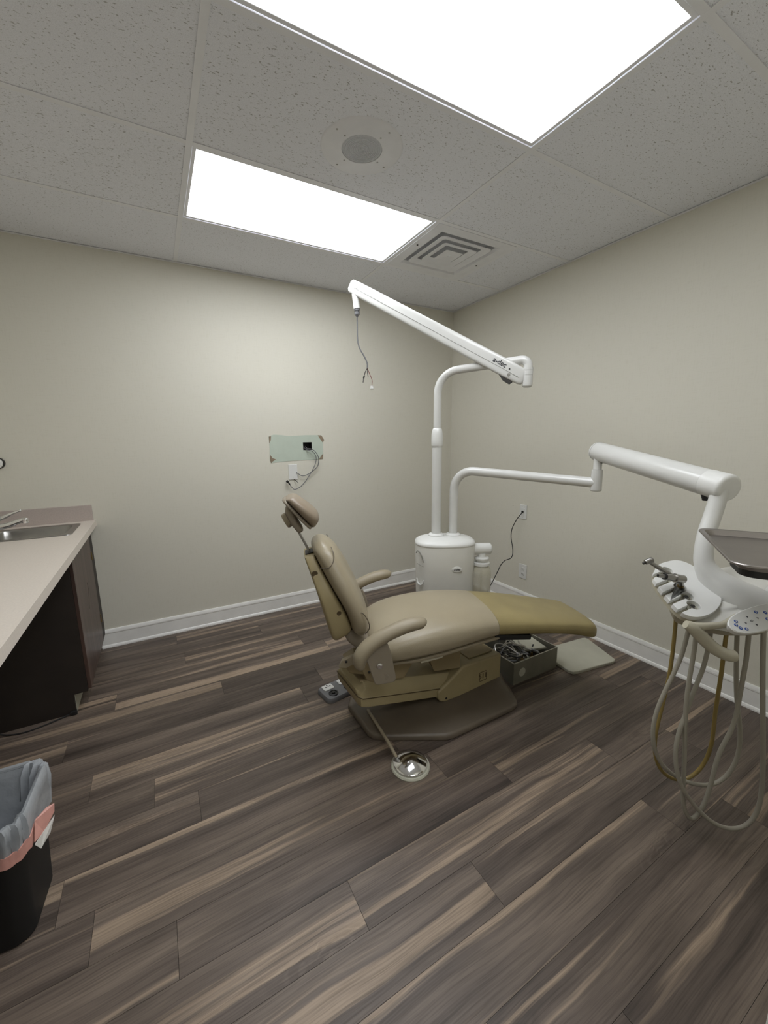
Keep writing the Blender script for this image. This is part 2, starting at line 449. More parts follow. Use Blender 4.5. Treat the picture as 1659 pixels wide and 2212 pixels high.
def baseboard(name, A, B, nrm, h=0.129):
    A, B, nrm = Vector(A), Vector(B), Vector(nrm)
    prof = [(0, 0), (0.019, 0), (0.019, 0.008), (0.015, 0.017), (0.0105, 0.021), (0.0105, h - 0.030), (0.0125, h - 0.026), (0.0125, h - 0.018), (0.009, h - 0.006), (0.006, h), (0, h)]
    bm = BM(); prism(bm, [A + nrm * p + Vector((0, 0, q)) for p, q in prof], B - A)
    return struct(obj(name, bm, 'base'))
baseboard('baseboard_back', (-2.99, 0, 0), (0, 0, 0), (0, -1, 0))
baseboard('baseboard_right', (0, 0, 0), (0, YF, 0), (-1, 0, 0))
baseboard('baseboard_left', (XL, -2.45, 0), (XL, YF, 0), (1, 0, 0))
baseboard('baseboard_front', (DX1 + 0.062, YF, 0), (0, YF, 0), (0, 1, 0))

# ceiling: slab, grid of tees, tiles
ceil = None
bm = BM(); box(bm, XL - T, T, YH - T, T, H + 0.06, H + 0.10)
ceiling = struct(obj('ceiling', bm, 'tee'))
PX, QX = -2.3108, -1.0916
rows = [0.0, -0.6146, -1.2242, -1.8338, -2.4434, YF]
TW = 0.012
def tee(A, B):
    A, B = Vector(A), Vector(B); bm = BM()
    if abs(A.x - B.x) < 1e-6: box(bm, A.x - TW, A.x + TW, B.y, A.y, H, H + 0.0022); box(bm, A.x - .001, A.x + .001, B.y, A.y, H + .0022, H + 0.03)
    else: box(bm, A.x, B.x, A.y - TW, A.y + TW, H + 0.0002, H + 0.0022); box(bm, A.x, B.x, A.y - .001, A.y + .001, H + .0022, H + 0.03)
    return obj('grid_tee', bm, 'tee', ceiling)
for xx in (PX, QX): tee((xx, 0, 0), (xx, YF, 0))
for yy in rows[1:-1]:
    tee((XL, yy, 0), (PX - TW, yy, 0)); tee((PX + TW, yy, 0), (QX - TW, yy, 0)); tee((QX + TW, yy, 0), (0, yy, 0))
tee((QX + 0.6096, rows[1] - TW, 0), (QX + 0.6096, rows[2] + TW, 0))
for A, B in (((XL, 0), (0, 0)), ((XL, YF), (0, YF))):
    bm = BM(); y = A[1]; s = -1 if y == 0 else 1
    box(bm, XL, 0, min(y, y + s * .019), max(y, y + s * .019), H - 0.0012, H + 0.0); struct(obj('trim_1' if y == 0 else 'trim_2', bm, 'tee'))
bm = BM(); box(bm, -.019, 0, YF, 0, H - 0.0014, H - 0.0002); struct(obj('trim_3', bm, 'tee'))
bm = BM(); box(bm, XL, XL + .019, YF, 0, H - 0.0014, H - 0.0002); struct(obj('trim_4', bm, 'tee'))
def ctile(x0, x1, y0, y1):
    bm = BM(); g = 0.004
    v = box(bm, 0, x1 - x0 - 2 * g, 0, y0 - y1 - 2 * g, 0, 0.014)
    o = obj('ceiling_tile', bm, 'tile'); o.parent = ceiling; o.location = (x0 + g, y1 + g, H + 0.0028)
for r in range(len(rows) - 1):
    y0, y1 = rows[r], rows[r + 1]
    for cidx, (x0, x1) in enumerate(((XL, PX), (PX, QX), (QX, 0.0))):
        if cidx == 1 and r in (1, 3): continue
        if cidx == 2 and r == 1: ctile(QX + 0.6096, 0.0, y0, y1); continue
        ctile(x0, x1, y0, y1)

def ceiling_light(x0, x1, y0, y1, label):
    t = thing('ceiling_light', label, 'ceiling light', ((x0 + x1) / 2, (y0 + y1) / 2, H + 0.003), 'recessed troffer lights in the ceiling grid')
    a, b, c, d = x0 + 0.013, x1 - 0.013, y1 + 0.013, y0 - 0.013
    f = 0.016; bm = BM()
    for bx in ((a, b, c, c + f), (a, b, d - f, d), (a, a + f, c + f, d - f), (b - f, b, c + f, d - f)):
        box(bm, *bx, H + 0.003, H + 0.03)
    obj('frame', bm, 'tee', t, bevel=0.002)
    bm = BM(); box(bm, a + f, b - f, c + f, d - f, H + 0.008, H + 0.014); obj('diffuser', bm, 'diff', t)
ceiling_light(PX, QX, rows[1], rows[2], 'white lit ceiling light panel farther back, beside the air vent')
ceiling_light(PX, QX, rows[3], rows[4], 'large glowing ceiling light panel nearest the camera at the top')

# hallway ceiling, plus an unseen light panel added to brighten the room
bm = BM(); box(bm, XL, 0, YH, YW, H + 0.03, H + 0.045); struct(obj('ceiling_hallway', bm, 'tee'))
t = thing('added_hallway_light', 'unseen lit ceiling panel added in the hallway to brighten the room', 'ceiling light', (-2.1, -3.9, H))
bm = BM(); box(bm, -2.72, -1.50, -4.21, -3.60, H + 0.005, H + 0.03); obj('frame', bm, 'tee', t)
bm = BM(); box(bm, -2.70, -1.52, -4.19, -3.62, H + 0.001, H + 0.005); obj('diffuser', bm, 'diff', t)

# round ceiling speaker
sx, sy = -1.702, -1.517
t = thing('ceiling_speaker', 'round pale speaker grille set in the ceiling tile between the two lights', 'speaker', (sx, sy, H))
bm = BM(); lathe(bm, [(0.165, 0.0028), (0.163, 0.0), (0.159, -0.002), (0.082, -0.003), (0.081, 0.001)], (sx, sy, H), 48); obj('speaker_ring', bm, 'speaker', t, smooth=30)
bm = BM()
prof = [(0.080, -0.001)]
for kk in range(11):
    r = 0.074 - kk * 0.0068; prof += [(r, -0.0034), (r - 0.0022, -0.0034), (r - 0.0030, -0.0018), (max(r - 0.0058, 0.0008), -0.0018)]
lathe(bm, prof, (sx, sy, H), 48); obj('grille', bm, 'mesh_grey', t)
for kk in range(8):
    ang = math.radians(22 + 90 * (kk % 4)); rr = 0.140 if kk < 4 else 0.098
    bm = BM(); lathe(bm, [(0.0042, -0.002), (0.004, -0.0035), (0.002, -0.0042)], (sx + rr * math.cos(ang + 0.0), sy + rr * math.sin(ang), H), 10); obj('screw', bm, 'gun', t)

# ceiling diffuser (supply vent)
vx0, vx1, vy0, vy1 = QX + 0.014, QX + 0.6096 - 0.014, rows[2] + 0.014, rows[1] - 0.014
vcx, vcy = (vx0 + vx1) / 2, (vy0 + vy1) / 2
t = thing('air_vent', 'square stepped white air vent in the ceiling beside the light panel', 'vent', (vcx, vcy, H))
bm = BM()
def sqring(bm, a, za, b, zb, rnd=0.0):
    n = 6
    def rr(h, z):
        out = []; r = 0.14 * h
        for cx, cy, s in ((1, 1, 0), (-1, 1, 90), (-1, -1, 180), (1, -1, 270)):
            for k in range(n):
                an = math.radians(s + 90 * k / (n - 1)); out.append(Vector((vcx + cx * (h - r) + r * math.cos(an), vcy + cy * (h - r) + r * math.sin(an), z)))
        return out
    loft(bm, [rr(a, za), rr(b, zb)], caps=False)
hw = (vx1 - vx0) / 2
def sq(h, z): return [Vector((vcx + a * h, vcy + b * h, z)) for a, b in ((1, 1), (-1, 1), (-1, -1), (1, -1))]
loft(bm, [sq(hw, H + 0.004), sq(hw, H - 0.001), sq(0.225, H - 0.001), sq(0.212, H + 0.014), sq(0.205, H + 0.045)], caps=False)
obj('vent_frame', bm, 'speaker', t)
bm = BM(); box(bm, vcx - 0.215, vcx + 0.215, vcy - 0.215, vcy + 0.215, H + 0.045, H + 0.055); obj('duct', bm, 'mesh_grey', t)
for a, b in ((0.192, 0.148), (0.128, 0.088)):
    bm = BM(); sqring(bm, a, H - 0.003, b, H + 0.008); sqring(bm, a + 0.001, H + 0.001, b, H + 0.012)
    sqring(bm, a, H - 0.003, a + 0.001, H + 0.001); sqring(bm, b, H + 0.008, b, H + 0.012); obj('louver', bm, 'speaker', t, smooth=40)
bm = BM(); n = 0
loft(bm, [[Vector((vcx + 0.066 * a, vcy + 0.066 * b, H - 0.003)) for a, b in ((1, 1), (-1, 1), (-1, -1), (1, -1))], [Vector((vcx + 0.05 * a, vcy + 0.05 * b, H + 0.004)) for a, b in ((1, 1), (-1, 1), (-1, -1), (1, -1))]])
obj('center_plate', bm, 'speaker', t)
bm = BM(); lathe(bm, [(0.012, 0.0), (0.010, -0.004), (0.003, -0.006)], (vcx, vcy, H - 0.002), 16); obj('knob', bm, 'speaker', t, smooth=30)
for dx, dy in ((hw - 0.03, 0.03), (-hw + 0.03, -0.03)):
    bm = BM(); lathe(bm, [(0.006, 0.0), (0.005, -0.003), (0.002, -0.004)], (vcx + dx, vcy + dy, H - 0.001), 10); obj('screw', bm, 'dark', t)

# ================================================================== BACK WALL ITEMS
t = thing('wall_patch', 'pale green bare patch on the back wall with torn brown corners', 'wall patch', (-1.55, 0, 1.32))
outl = [(-1.776, 1.417), (-1.757, 1.425), (-1.735, 1.431), (-1.674, 1.427), (-1.622, 1.42), (-1.54, 1.423), (-1.471, 1.426), (-1.381, 1.425), (-1.348, 1.425), (-1.323, 1.386), (-1.336, 1.364), (-1.339, 1.282), (-1.34, 1.232), (-1.376, 1.228), (-1.481, 1.227), (-1.596, 1.225), (-1.673, 1.221), (-1.73, 1.219), (-1.768, 1.211), (-1.778, 1.225), (-1.773, 1.328), (-1.773, 1.366)]
hole = [(HX0, HZ1), (HX1, HZ1), (HX1, HZ0), (HX0, HZ0)]
# slit polygon so the opening is a real opening
poly = outl[:7] + [hole[1], hole[2], hole[3], hole[0], hole[1], outl[6]] + outl[7:]
bm = BM()
half1 = [outl[6]] + outl[7:15] + [hole[2], hole[1]]
half2 = outl[:7][::-1] + outl[15:][::-1]
half2 = [outl[14]] + outl[15:] + outl[:7] + [hole[1], hole[0], hole[3], hole[2]]
for hp in (half1, half2): prism(bm, [(x, -0.0004, z) for x, z in hp], (0, -0.0016, 0))
obj('bare_board', bm, 'patch', t)
for pl_ in ([(-1.379, 1.424), (-1.348, 1.423), (-1.324, 1.386), (-1.338, 1.364), (-1.357, 1.391)], [(-1.338, 1.277), (-1.34, 1.232), (-1.376, 1.229), (-1.36, 1.251)],
            [(-1.774, 1.281), (-1.754, 1.25), (-1.729, 1.241), (-1.756, 1.225), (-1.768, 1.211), (-1.777, 1.243)], [(-1.774, 1.417), (-1.757, 1.419), (-1.761, 1.387), (-1.773, 1.363)]):
    bm = BM(); prism(bm, [(x, -0.002, z) for x, z in pl_], (0, -0.0008, 0)); obj('torn_paper', bm, 'kraft', t, label='brown torn paper corner')
bm = BM()
box(bm, HX0, HX1, 0.072, 0.076, HZ0, HZ1); box(bm, HX0, HX0 + .002, 0.001, 0.072, HZ0, HZ1); box(bm, HX1 - .002, HX1, 0.001, 0.072, HZ0, HZ1); box(bm, HX0, HX1, 0.001, 0.072, HZ0, HZ0 + .002); box(bm, HX0, HX1, 0.001, 0.072, HZ1 - .002, HZ1)
obj('junction_recess', bm, 'dark', t, label='dark square hole lining')

def wall_plate(name, label, c, w_, h_, axis, group=None):
    """axis 'y': on back wall facing -y; 'x': on right wall facing -x"""
    t = thing(name, label, 'wall plate', c)
    bm = BM(); cx, cy, cz = c
    if axis == 'y': box(bm, cx - w_ / 2, cx + w_ / 2, -0.006, 0, cz - h_ / 2, cz + h_ / 2)
    else: box(bm, -0.006, 0, cy - w_ / 2, cy + w_ / 2, cz - h_ / 2, cz + h_ / 2)
    obj('cover_plate', bm, 'bright_white', t, bevel=0.003)
    for dz in (h_ * 0.36, -h_ * 0.36):
        bm = BM()
        if axis == 'y': lathe(bm, [(0.0032, 0.0), (0.003, 0.0012)], (cx, -0.006, cz + dz), 10, axis=(0, -1, 0))
        else: lathe(bm, [(0.0032, 0.0), (0.003, 0.0012)], (-0.006, cy, cz + dz), 10, axis=(-1, 0, 0))
        obj('screw', bm, 'white_plastic', t)
    return t
t = wall_plate('wall_plate', 'blank white wall plate just below the green patch', (-1.5995, 0, 1.1355), 0.072, 0.122, 'y')
bm = BM(); tube(bm, [(-1.596, -0.004, 1.078), (-1.585, -0.02, 1.066), (-1.568, -0.035, 1.048)], [0.0028, 0.003, 0.0015], 8); tag(center_origin(obj('cable_tail', bm, 'black'), (-1.585, -0.004, 1.07)), 'short black cable end poking out under the blank white plate', 'cable')
# two grey cables from the hole
bm = BM()
tube(bm, [(-1.487, 0.055, 1.335), (-1.485, 0.01, 1.318), (-1.481, -0.022, 1.308), (-1.449, -0.04, 1.299), (-1.422, -0.042, 1.272), (-1.414, -0.04, 1.231), (-1.431, -0.04, 1.178), (-1.467, -0.04, 1.121), (-1.512, -0.04, 1.06), (-1.556, -0.04, 1.018), (-1.603, -0.035, 0.999), (-1.628, -0.03, 1.023), (-1.641, -0.028, 1.046)], 0.0031, 8, 5)
t = thing('cable', 'longer grey cable looping from the wall hole to a black connector', 'cable', (-1.48, 0, 1.32), 'grey cables hanging from the wall hole')
obj('cord', bm, 'grey_wire', t, smooth=40)
bm = BM(); rtube(bm, (-1.638, -0.028, 1.040), (-1.650, -0.028, 1.058), 0.005, 0.006, 10); rtube(bm, (-1.650, -0.028, 1.058), (-1.662, -0.028, 1.070), 0.0095, 0.0095, 10); obj('connector', bm, 'black', t, smooth=40, label='black cable connector')
bm = BM()
tube(bm, [(-1.470, 0.055, 1.335), (-1.475, 0.01, 1.325), (-1.477, -0.018, 1.318), (-1.44, -0.032, 1.312), (-1.404, -0.034, 1.276), (-1.389, -0.03, 1.23), (-1.399, -0.026, 1.176), (-1.444, -0.022, 1.135), (-1.497, -0.022, 1.108), (-1.534, -0.022, 1.104), (-1.562, -0.016, 1.122), (-1.575, -0.0055, 1.133)], 0.0031, 8, 5)
tag(center_origin(obj('cable', bm, 'grey_wire', smooth=40), (-1.47, 0, 1.32)), 'shorter grey cable running from the wall hole into the white plate', 'cable', 'grey cables hanging from the wall hole')
# white round fitting at the left edge
t = thing('round_wall_fitting', 'small white round fitting on the back wall at the left edge above the sink', 'wall fitting', (-3.352, 0, 1.276))
bm = BM(); lathe(bm, [(0.014, 0.0), (0.014, 0.02), (0.029, 0.022), (0.031, 0.03), (0.029, 0.042), (0.018, 0.045), (0.016, 0.040), (0.004, 0.040)], (-3.352, 0, 1.276), 24, axis=(0, -1, 0)); obj('knob_cap', bm, 'bright_white', t, smooth=40)
bm = BM(); lathe(bm, [(0.034, 0.0), (0.033, 0.018)], (-3.352, -0.0005, 1.276), 24, axis=(0, -1, 0)); obj('backing_ring', bm, 'dark', t, smooth=40)

# right wall plates
t = wall_plate('wall_plate', 'white wall plate on the right wall with a black cord plugged in', (0, -0.938, 0.794), 0.072, 0.118, 'x')
bm = BM(); box(bm, -0.009, -0.006, -0.955, -0.921, 0.762, 0.826); obj('socket_face', bm, 'bright_white', t, bevel=0.001)
t = wall_plate('power_outlet', 'white duplex power outlet low on the right wall', (0, -0.965, 0.300), 0.078, 0.122, 'x'); t['category'] = 'outlet'
for dz in (0.021, -0.021):
    bm = BM(); lathe(bm, [(0.017, 0.0), (0.0165, 0.0022), (0.002, 0.0024)], (-0.006, -0.965, 0.300 + dz), 20, axis=(-1, 0, 0)); s_ = obj('socket', bm, 'bright_white', t, smooth=40)
    for dy in (-0.0065, 0.0065):
        bm = BM(); box(bm, -0.0092, -0.0082, -0.965 + dy - 0.0013, -0.965 + dy + 0.0013, 0.300 + dz - 0.005, 0.300 + dz + 0.005); obj('slot', bm, 'dark', s_)
t = thing('black_cord', 'thin black cord hanging from the right wall plate down behind the chair', 'cord', (-0.01, -0.941, 0.796))
bm = BM(); tube(bm, [(-0.014, -0.941, 0.797), (-0.03, -0.945, 0.785), (-0.05, -0.919, 0.736), (-0.07, -0.892, 0.655), (-0.09, -0.903, 0.588), (-0.11, -0.941, 0.52), (-0.13, -0.965, 0.467), (-0.16, -0.972, 0.438), (-0.2, -0.955, 0.423), (-0.24, -0.951, 0.393), (-0.3, -0.968, 0.338), (-0.4, -0.979, 0.213), (-0.5, -1.0, 0.10), (-0.60, -1.02, 0.03), (-0.68, -1.03, 0.006), (-0.78, -1.0, 0.005)], 0.0034, 8, 5); obj('cord', bm, 'black', t, smooth=40)
bm = BM(); box(bm, -0.022, -0.0095, -0.948, -0.934, 0.789, 0.805); obj('plug', bm, 'black', t, bevel=0.002)
for yz in ((-0.827, 0.83), (-0.83, 0.75)):
    bm = BM(); lathe(bm, [(0.003, 0.0), (0.0028, 0.002)], (0, yz[0], yz[1]), 8, axis=(-1, 0, 0))
    tag(center_origin(obj('wall_screw', bm, 'grey_line'), (0, yz[0], yz[1])), '%s tiny screw head left of the corded plate on the right wall' % ('upper' if yz[1] > .8 else 'lower'), 'screw')

# ================================================================== COUNTER, SINK, CABINET
CT = 0.893; CX = -2.925; CB = -2.45
sx0, sx1, sy0, sy1 = -3.44, -3.00, -0.455, -0.115     # sink cut-out
t = thing('countertop', 'long pale laminate countertop along the left wall with a square backsplash', 'countertop', (-3.25, -1.2, 0))
bm = BM(); z0, z1 = CT - 0.038, CT
for bx in ((XL + .001, sx0, CB, -0.001), (sx1, CX, CB, -0.001), (sx0, sx1, CB, sy0), (sx0, sx1, sy1, -0.001)): box(bm, *bx, z0, z1)
bmesh.ops.remove_doubles(bm, verts=bm.verts, dist=1e-5)
obj('worktop', bm, 'counter', t)
bm = BM(); box(bm, XL + .02, CX - 0.012, -0.020, -0.001, CT, CT + 0.100); obj('backsplash', bm, 'splash', t, bevel=0.0015)
bm = BM(); box(bm, XL + .001, XL + .02, CB, -0.001, CT, CT + 0.100); obj('backsplash', bm, 'splash', t, bevel=0.0015)
bm = BM(); box(bm, XL + .001, CX - 0.03, CB, CB + 0.02, 0, z0); obj('end_panel', bm, 'wood_dark', t)
# sink
t = thing('sink', 'small stainless steel bar sink set into the pale countertop', 'sink', (-3.22, -0.285, CT))
def rrect(x0, x1, y0, y1, r, z, n=6):
    out = []
    for cx, cy, s in ((x1 - r, y1 - r, 0), (x0 + r, y1 - r, 90), (x0 + r, y0 + r, 180), (x1 - r, y0 + r, 270)):
        for k in range(n):
            a = math.radians(s + 90 * k / (n - 1)); out.append(Vector((cx + r * math.cos(a), cy + r * math.sin(a), z)))
    return out
bm = BM()
rg = [rrect(sx0 - .012, sx1 + .012, sy0 - .012, sy1 + .012, .03, CT + .0005), rrect(sx0 - .010, sx1 + .010, sy0 - .010, sy1 + .010, .03, CT + .0035),
      rrect(sx0 + .075, sx1 - .022, sy0 + .022, sy1 - .022, .05, CT + .0030), rrect(sx0 + .080, sx1 - .027, sy0 + .027, sy1 - .027, .05, CT - .004),
      rrect(sx0 + .085, sx1 - .035, sy0 + .035, sy1 - .035, .05, CT - .06), rrect(sx0 + .10, sx1 - .06, sy0 + .06, sy1 - .06, .05, CT - .125), rrect(sx0 + .16, sx1 - .12, sy0 + .10, sy1 - .10, .03, CT - .14)]
loft(bm, rg, caps=False); bm.faces.new(bm.verts[-24:])
obj('basin', bm, 'steel', t, smooth=35)
bm = BM(); lathe(bm, [(0.038, 0.001), (0.034, 0.003), (0.028, 0.001), (0.01, 0.0005)], (-3.20, -0.285, CT - .14), 24); obj('drain', bm, 'chrome', t, smooth=30)
# faucet
t = thing('faucet', 'chrome single lever faucet over the sink at the left edge', 'faucet', (-3.40, -0.285, CT))
bm = BM(); loft(bm, [rrect(-3.43, -3.37, -.365, -.205, .028, CT + .004), rrect(-3.43, -3.37, -.365, -.205, .028, CT + .012), rrect(-3.422, -3.378, -.357, -.213, .02, CT + .018)]); obj('deck_plate', bm, 'chrome', t, smooth=30)
bm = BM(); lathe(bm, [(0.027, 0.0), (0.026, 0.035), (0.023, 0.05), (0.024, 0.075), (0.021, 0.09), (0.012, 0.098), (0.001, 0.10)], (-3.40, -0.285, CT + .012), 24); obj('faucet_body', bm, 'chrome', t, smooth=40)
bm = BM(); tube(bm, [(-3.40, -0.285, CT + .045), (-3.35, -0.283, CT + .048), (-3.29, -0.281, CT + .055), (-3.24, -0.28, CT + .072), (-3.212, -0.28, CT + .080)], [0.022, 0.020, 0.016, 0.0135, 0.012], 16, 4); rtube(bm, (-3.209, -0.28, CT + .090), (-3.211, -0.28, CT + .060), 0.0155, 0.0145, 16, round_a=0.6); obj('spout', bm, 'chrome', t, smooth=40)
bm = BM(); tube(bm, [(-3.385, -0.285, CT + .10), (-3.34, -0.283, CT + .092), (-3.302, -0.281, CT + .098), (-3.27, -0.28, CT + .114), (-3.228, -0.28, CT + .130)], [0.024, 0.018, 0.011, 0.0075, 0.005], 14, 4); bmesh.ops.create_uvsphere(bm, u_segments=12, v_segments=8, radius=0.0075, matrix=Matrix.Translation((-3.226, -0.28, CT + .131))); obj('lever', bm, 'chrome', t, smooth=40)
# cabinet
KX = -2.975; KY = -0.735
t = thing('base_cabinet', 'dark wood base cabinet under the sink end of the countertop', 'cabinet', (-3.27, -0.36, 0))
bm = BM(); box(bm, XL + .002, KX - 0.001, KY + 0.019, -0.002, 0.105, 0.70); box(bm, KX - 0.02, KX - 0.001, KY + 0.019, -0.002, 0.70, z0 - 0.001); obj('carcass', bm, 'wood', t)
bm = BM(); prism(bm, [(XL + .002, KY, 0.0), (KX - 0.062, KY, 0.0), (KX - 0.062, KY, 0.105), (KX, KY, 0.105), (KX, KY, z0 - .001), (XL + .002, KY, z0 - .001)], (0, 0.018, 0)); obj('side_panel', bm, 'wood_dark', t)
bm = BM(); box(bm, KX - 0.075, KX - 0.06, KY + .018, -0.022, 0, 0.105); obj('toe_kick', bm, 'lightgrey', t)
bm = BM(); box(bm, KX, KX + 0.016, KY + 0.004, -0.135, 0.115, z0 - .012); d = obj('door', bm, 'wood', t, bevel=0.002)
bm = BM(); prism(bm, [(KX + .0161, -0.42, 0.60), (KX + .0161, -0.405, 0.55), (KX + .0161, -0.47, 0.46), (KX + .0161, -0.46, 0.458), (KX + .0161, -0.398, 0.55), (KX + .0161, -0.414, 0.60)], (0.0006, 0, 0)); obj('crack', bm, 'dark', d, label='dark split in the door veneer')
bm = BM(); box(bm, KX, KX + 0.012, -0.125, -0.003, 0.105, z0 - .002); obj('stile', bm, 'wood_dark', t, bevel=0.001)
for zz in (0.24, 0.66):
    bm = BM(); box(bm, KX + .0125, KX + .0165, -0.133, -0.112, zz, zz + 0.05); rtube(bm, (KX + .017, -0.133, zz), (KX + .017, -0.133, zz + .05), 0.004, seg=8); obj('hinge', bm, 'brass', t)
t = thing('floor_cord', 'thin black cord lying along the foot of the dark cabinet side', 'cord', (-3.1, KY - .03, 0))
bm = BM(); tube(bm, [(-3.045, -0.742, 0.012), (-3.09, -0.752, 0.006), (-3.16, -0.775, 0.004), (-3.23, -0.79, 0.004), (-3.30, -0.775, 0.006), (-3.36, -0.757, 0.03), (-3.42, -0.748, 0.06), (-3.5, -0.745, 0.10)], 0.0036, 8, 5); obj('cord', bm, 'black', t, smooth=40)
bm = BM(); box(bm, -3.06, -3.03, -0.755, -0.738, 0.001, 0.022); obj('plug', bm, 'black', t, bevel=0.003)

# ================================================================== TRASH CAN
t = thing('trash_can', 'black plastic trash can at the left edge, lined with a grey bag', 'trash can', (-3.06, -1.73, 0))
R5 = Matrix.Translation((-3.102, -1.760, 0)) @ Matrix.Rotation(math.radians(-4), 4, 'Z')
def binr(hx, hy, z, r=0.045, n=8):
    return [R5 @ p for p in rrect(-hx, hx, -hy, hy, r, z, n)]
bm = BM()
loft(bm, [binr(.120, .106, 0.0), binr(.126, .112, 0.004), binr(.142, .128, .375), binr(.147, .133, .378), binr(.147, .133, .385), binr(.140, .126, .385), binr(.120, .106, .012)], caps=True)
obj('bin_body', bm, 'bin', t, smooth=35)
# liner: inside drape, rim roll, outside skirt with ripples
bm = BM(); rings = []; N8 = 96
def binr2(hx, hy, z, r, amp, ph, zamp=0.0, drop=0.0, pull=0.0, zz=0.0):
    z += zz
    base = [R5 @ p for p in rrect(-hx, hx, -hy, hy, r, z, 24)]
    c = R5 @ Vector((0, 0, z)); out = []
    for j, p in enumerate(base):
        d = (p - c); d.z = 0; d.normalize(); a = j / 96 * 2 * math.pi
        k_ = amp * (math.sin(11 * a + ph) * 0.5 + math.sin(23 * a + ph * 2.1) * 0.35 + math.sin(37 * a - ph) * 0.25)
        q = p + d * k_; q.z -= drop * min(1, max(0, ((R5.inverted() @ p).y + .11) / .06)); q -= d * pull * min(1, max(0, ((R5.inverted() @ p).y + .07) / .03)); q.z += zamp * (math.sin(5 * a + ph) + 0.6 * math.sin(13 * a + 1.3)); out.append(q)
    return out
prof8 = [(a_, b_ - .020, c_, d_, e_, f_) for a_, b_, c_, d_, e_, f_ in [(.090, .096, .06, .006, 0.3, .004), (.108, .114, .18, .010, 0.9, .004), (.122, .128, .28, .010, 1.6, .004), (.134, .140, .36, .006, 2.0, .003), (.140, .146, .391, .003, 2.2, .002), (.149, .155, .394, .003, 2.4, .002), (.154, .160, .384, .004, 2.7, .002), (.153, .159, .35, .005, 3.3, .003), (.152, .158, .315, .006, 3.9, .003), (.150, .156, .285, .006, 4.4, .006)]]
loft(bm, [binr2(a, b, z, .05, am * (2.2 if z > .34 else .7), ph, za, drop=.05 if z == .285 else (.02 if z == .315 else 0), zz=(.028 if z == .285 else 0)) for a, b, z, am, ph, za in prof8], caps=False)
obj('bin_liner', bm, 'liner', t, smooth=60, label='wrinkled translucent grey bin bag folded over the rim')
bm = BM()
rA = binr2(.157, .143, .318, .06, .0012, 3.3, .002, pull=.012); rB = binr2(.156, .142, .282, .06, .0012, 3.3, .002, pull=.012)
rC = binr2(.1535, .1395, .282, .06, .0012, 3.3, .002, pull=.012); rD = binr2(.1545, .1405, .318, .06, .0012, 3.3, .002, pull=.012)
loft(bm, [rA, rB, rC, rD, rA], caps=False); ds = obj('drawstring', bm, 'drawstring', t, smooth=60, label='pink drawstring band around the bag')
e_ = R5 @ Vector((.158, -.060, .312))
bm = BM(); prism(bm, [e_ + 1.25 * Vector((0, -.02, -.018)), e_ + 1.25 * Vector((.012, .005, -.020)), e_ + 1.25 * Vector((.030, .028, .004)), e_ + 1.25 * Vector((.031, .033, .020)), e_ + 1.25 * Vector((.018, .026, .022)), e_ + 1.25 * Vector((0, .004, .016))], (0.001, -0.003, 0)); obj('string_end', bm, 'drawstring', ds)
bm = BM(); prism(bm, [e_ + 1.25 * Vector((.001, -.022, -.022)), e_ + 1.25 * Vector((.008, -.016, -.042)), e_ + 1.25 * Vector((.022, .008, -.030)), e_ + 1.25 * Vector((.030, .024, -.004)), e_ + 1.25 * Vector((.012, .004, -.018))], (0.001, -0.004, 0)); obj('string_tag', bm, 'label_white', ds, label='white printed end of the drawstring')

# ================================================================== DENTAL CHAIR
TH = math.radians(17)
O = Vector((-1.57, -1.60, 0)); U = Vector((math.cos(TH), -math.sin(TH), 0)); V = Vector((math.sin(TH), math.cos(TH), 0)); Z = Vector((0, 0, 1))
def cl(s, t_, z): return O + U * s + V * t_ + Z * z
chair = thing('dental_chair', 'taupe vinyl dental chair with armrests, upright back and olive leg section', 'dental chair', (-1.40, -1.56, 0))
# base plate (aligned with the room)
bp = [(-1.80, -1.655), (-1.80, -1.43), (-1.76, -1.37), (-1.52, -1.25), (-1.46, -1.235), (-1.07, -1.235), (-1.00, -1.27), (-0.945, -1.38), (-0.945, -1.70), (-0.955, -1.735), (-1.01, -1.838), (-1.035, -1.862), (-1.07, -1.872), (-1.46, -1.872), (-1.495, -1.864), (-1.745, -1.722), (-1.785, -1.69)]
def inset(poly, d, c=(-1.37, -1.55)):
    out = []
    for x, y in poly:
        v = Vector((x - c[0], y - c[1])); L = v.length; v *= (L - d) / L; out.append((c[0] + v.x, c[1] + v.y))
    return out
bm = BM(); R = []
for d_, z in ((0.006, 0.0), (0.0, 0.004), (0.0, 0.020), (0.005, 0.027), (0.016, 0.031)):
    R.append([Vector((x, y, z)) for x, y in inset(bp, d_)])
wedge = [(-1.58, -1.60), (-1.58, -1.50), (-1.56, -1.46), (-1.50, -1.40), (-1.46, -1.39), (-1.07, -1.37), (-1.0, -1.38), (-0.965, -1.42), (-0.965, -1.68), (-0.975, -1.70), (-1.0, -1.725), (-1.03, -1.735), (-1.07, -1.735), (-1.46, -1.72), (-1.49, -1.71), (-1.56, -1.66), (-1.575, -1.64)]
R.append([Vector((x, y, 0.040 + 0.035 * max(0, (x + 1.58) / 0.6))) for x, y in wedge])
R.append([Vector((x * 0.98 - 0.026, y * 0.97 - 0.047, 0.044 + 0.035 * max(0, (x + 1.58) / 0.6))) for x, y in wedge])
loft(bm, R); obj('base_plate', bm, 'plate', chair, smooth=50)
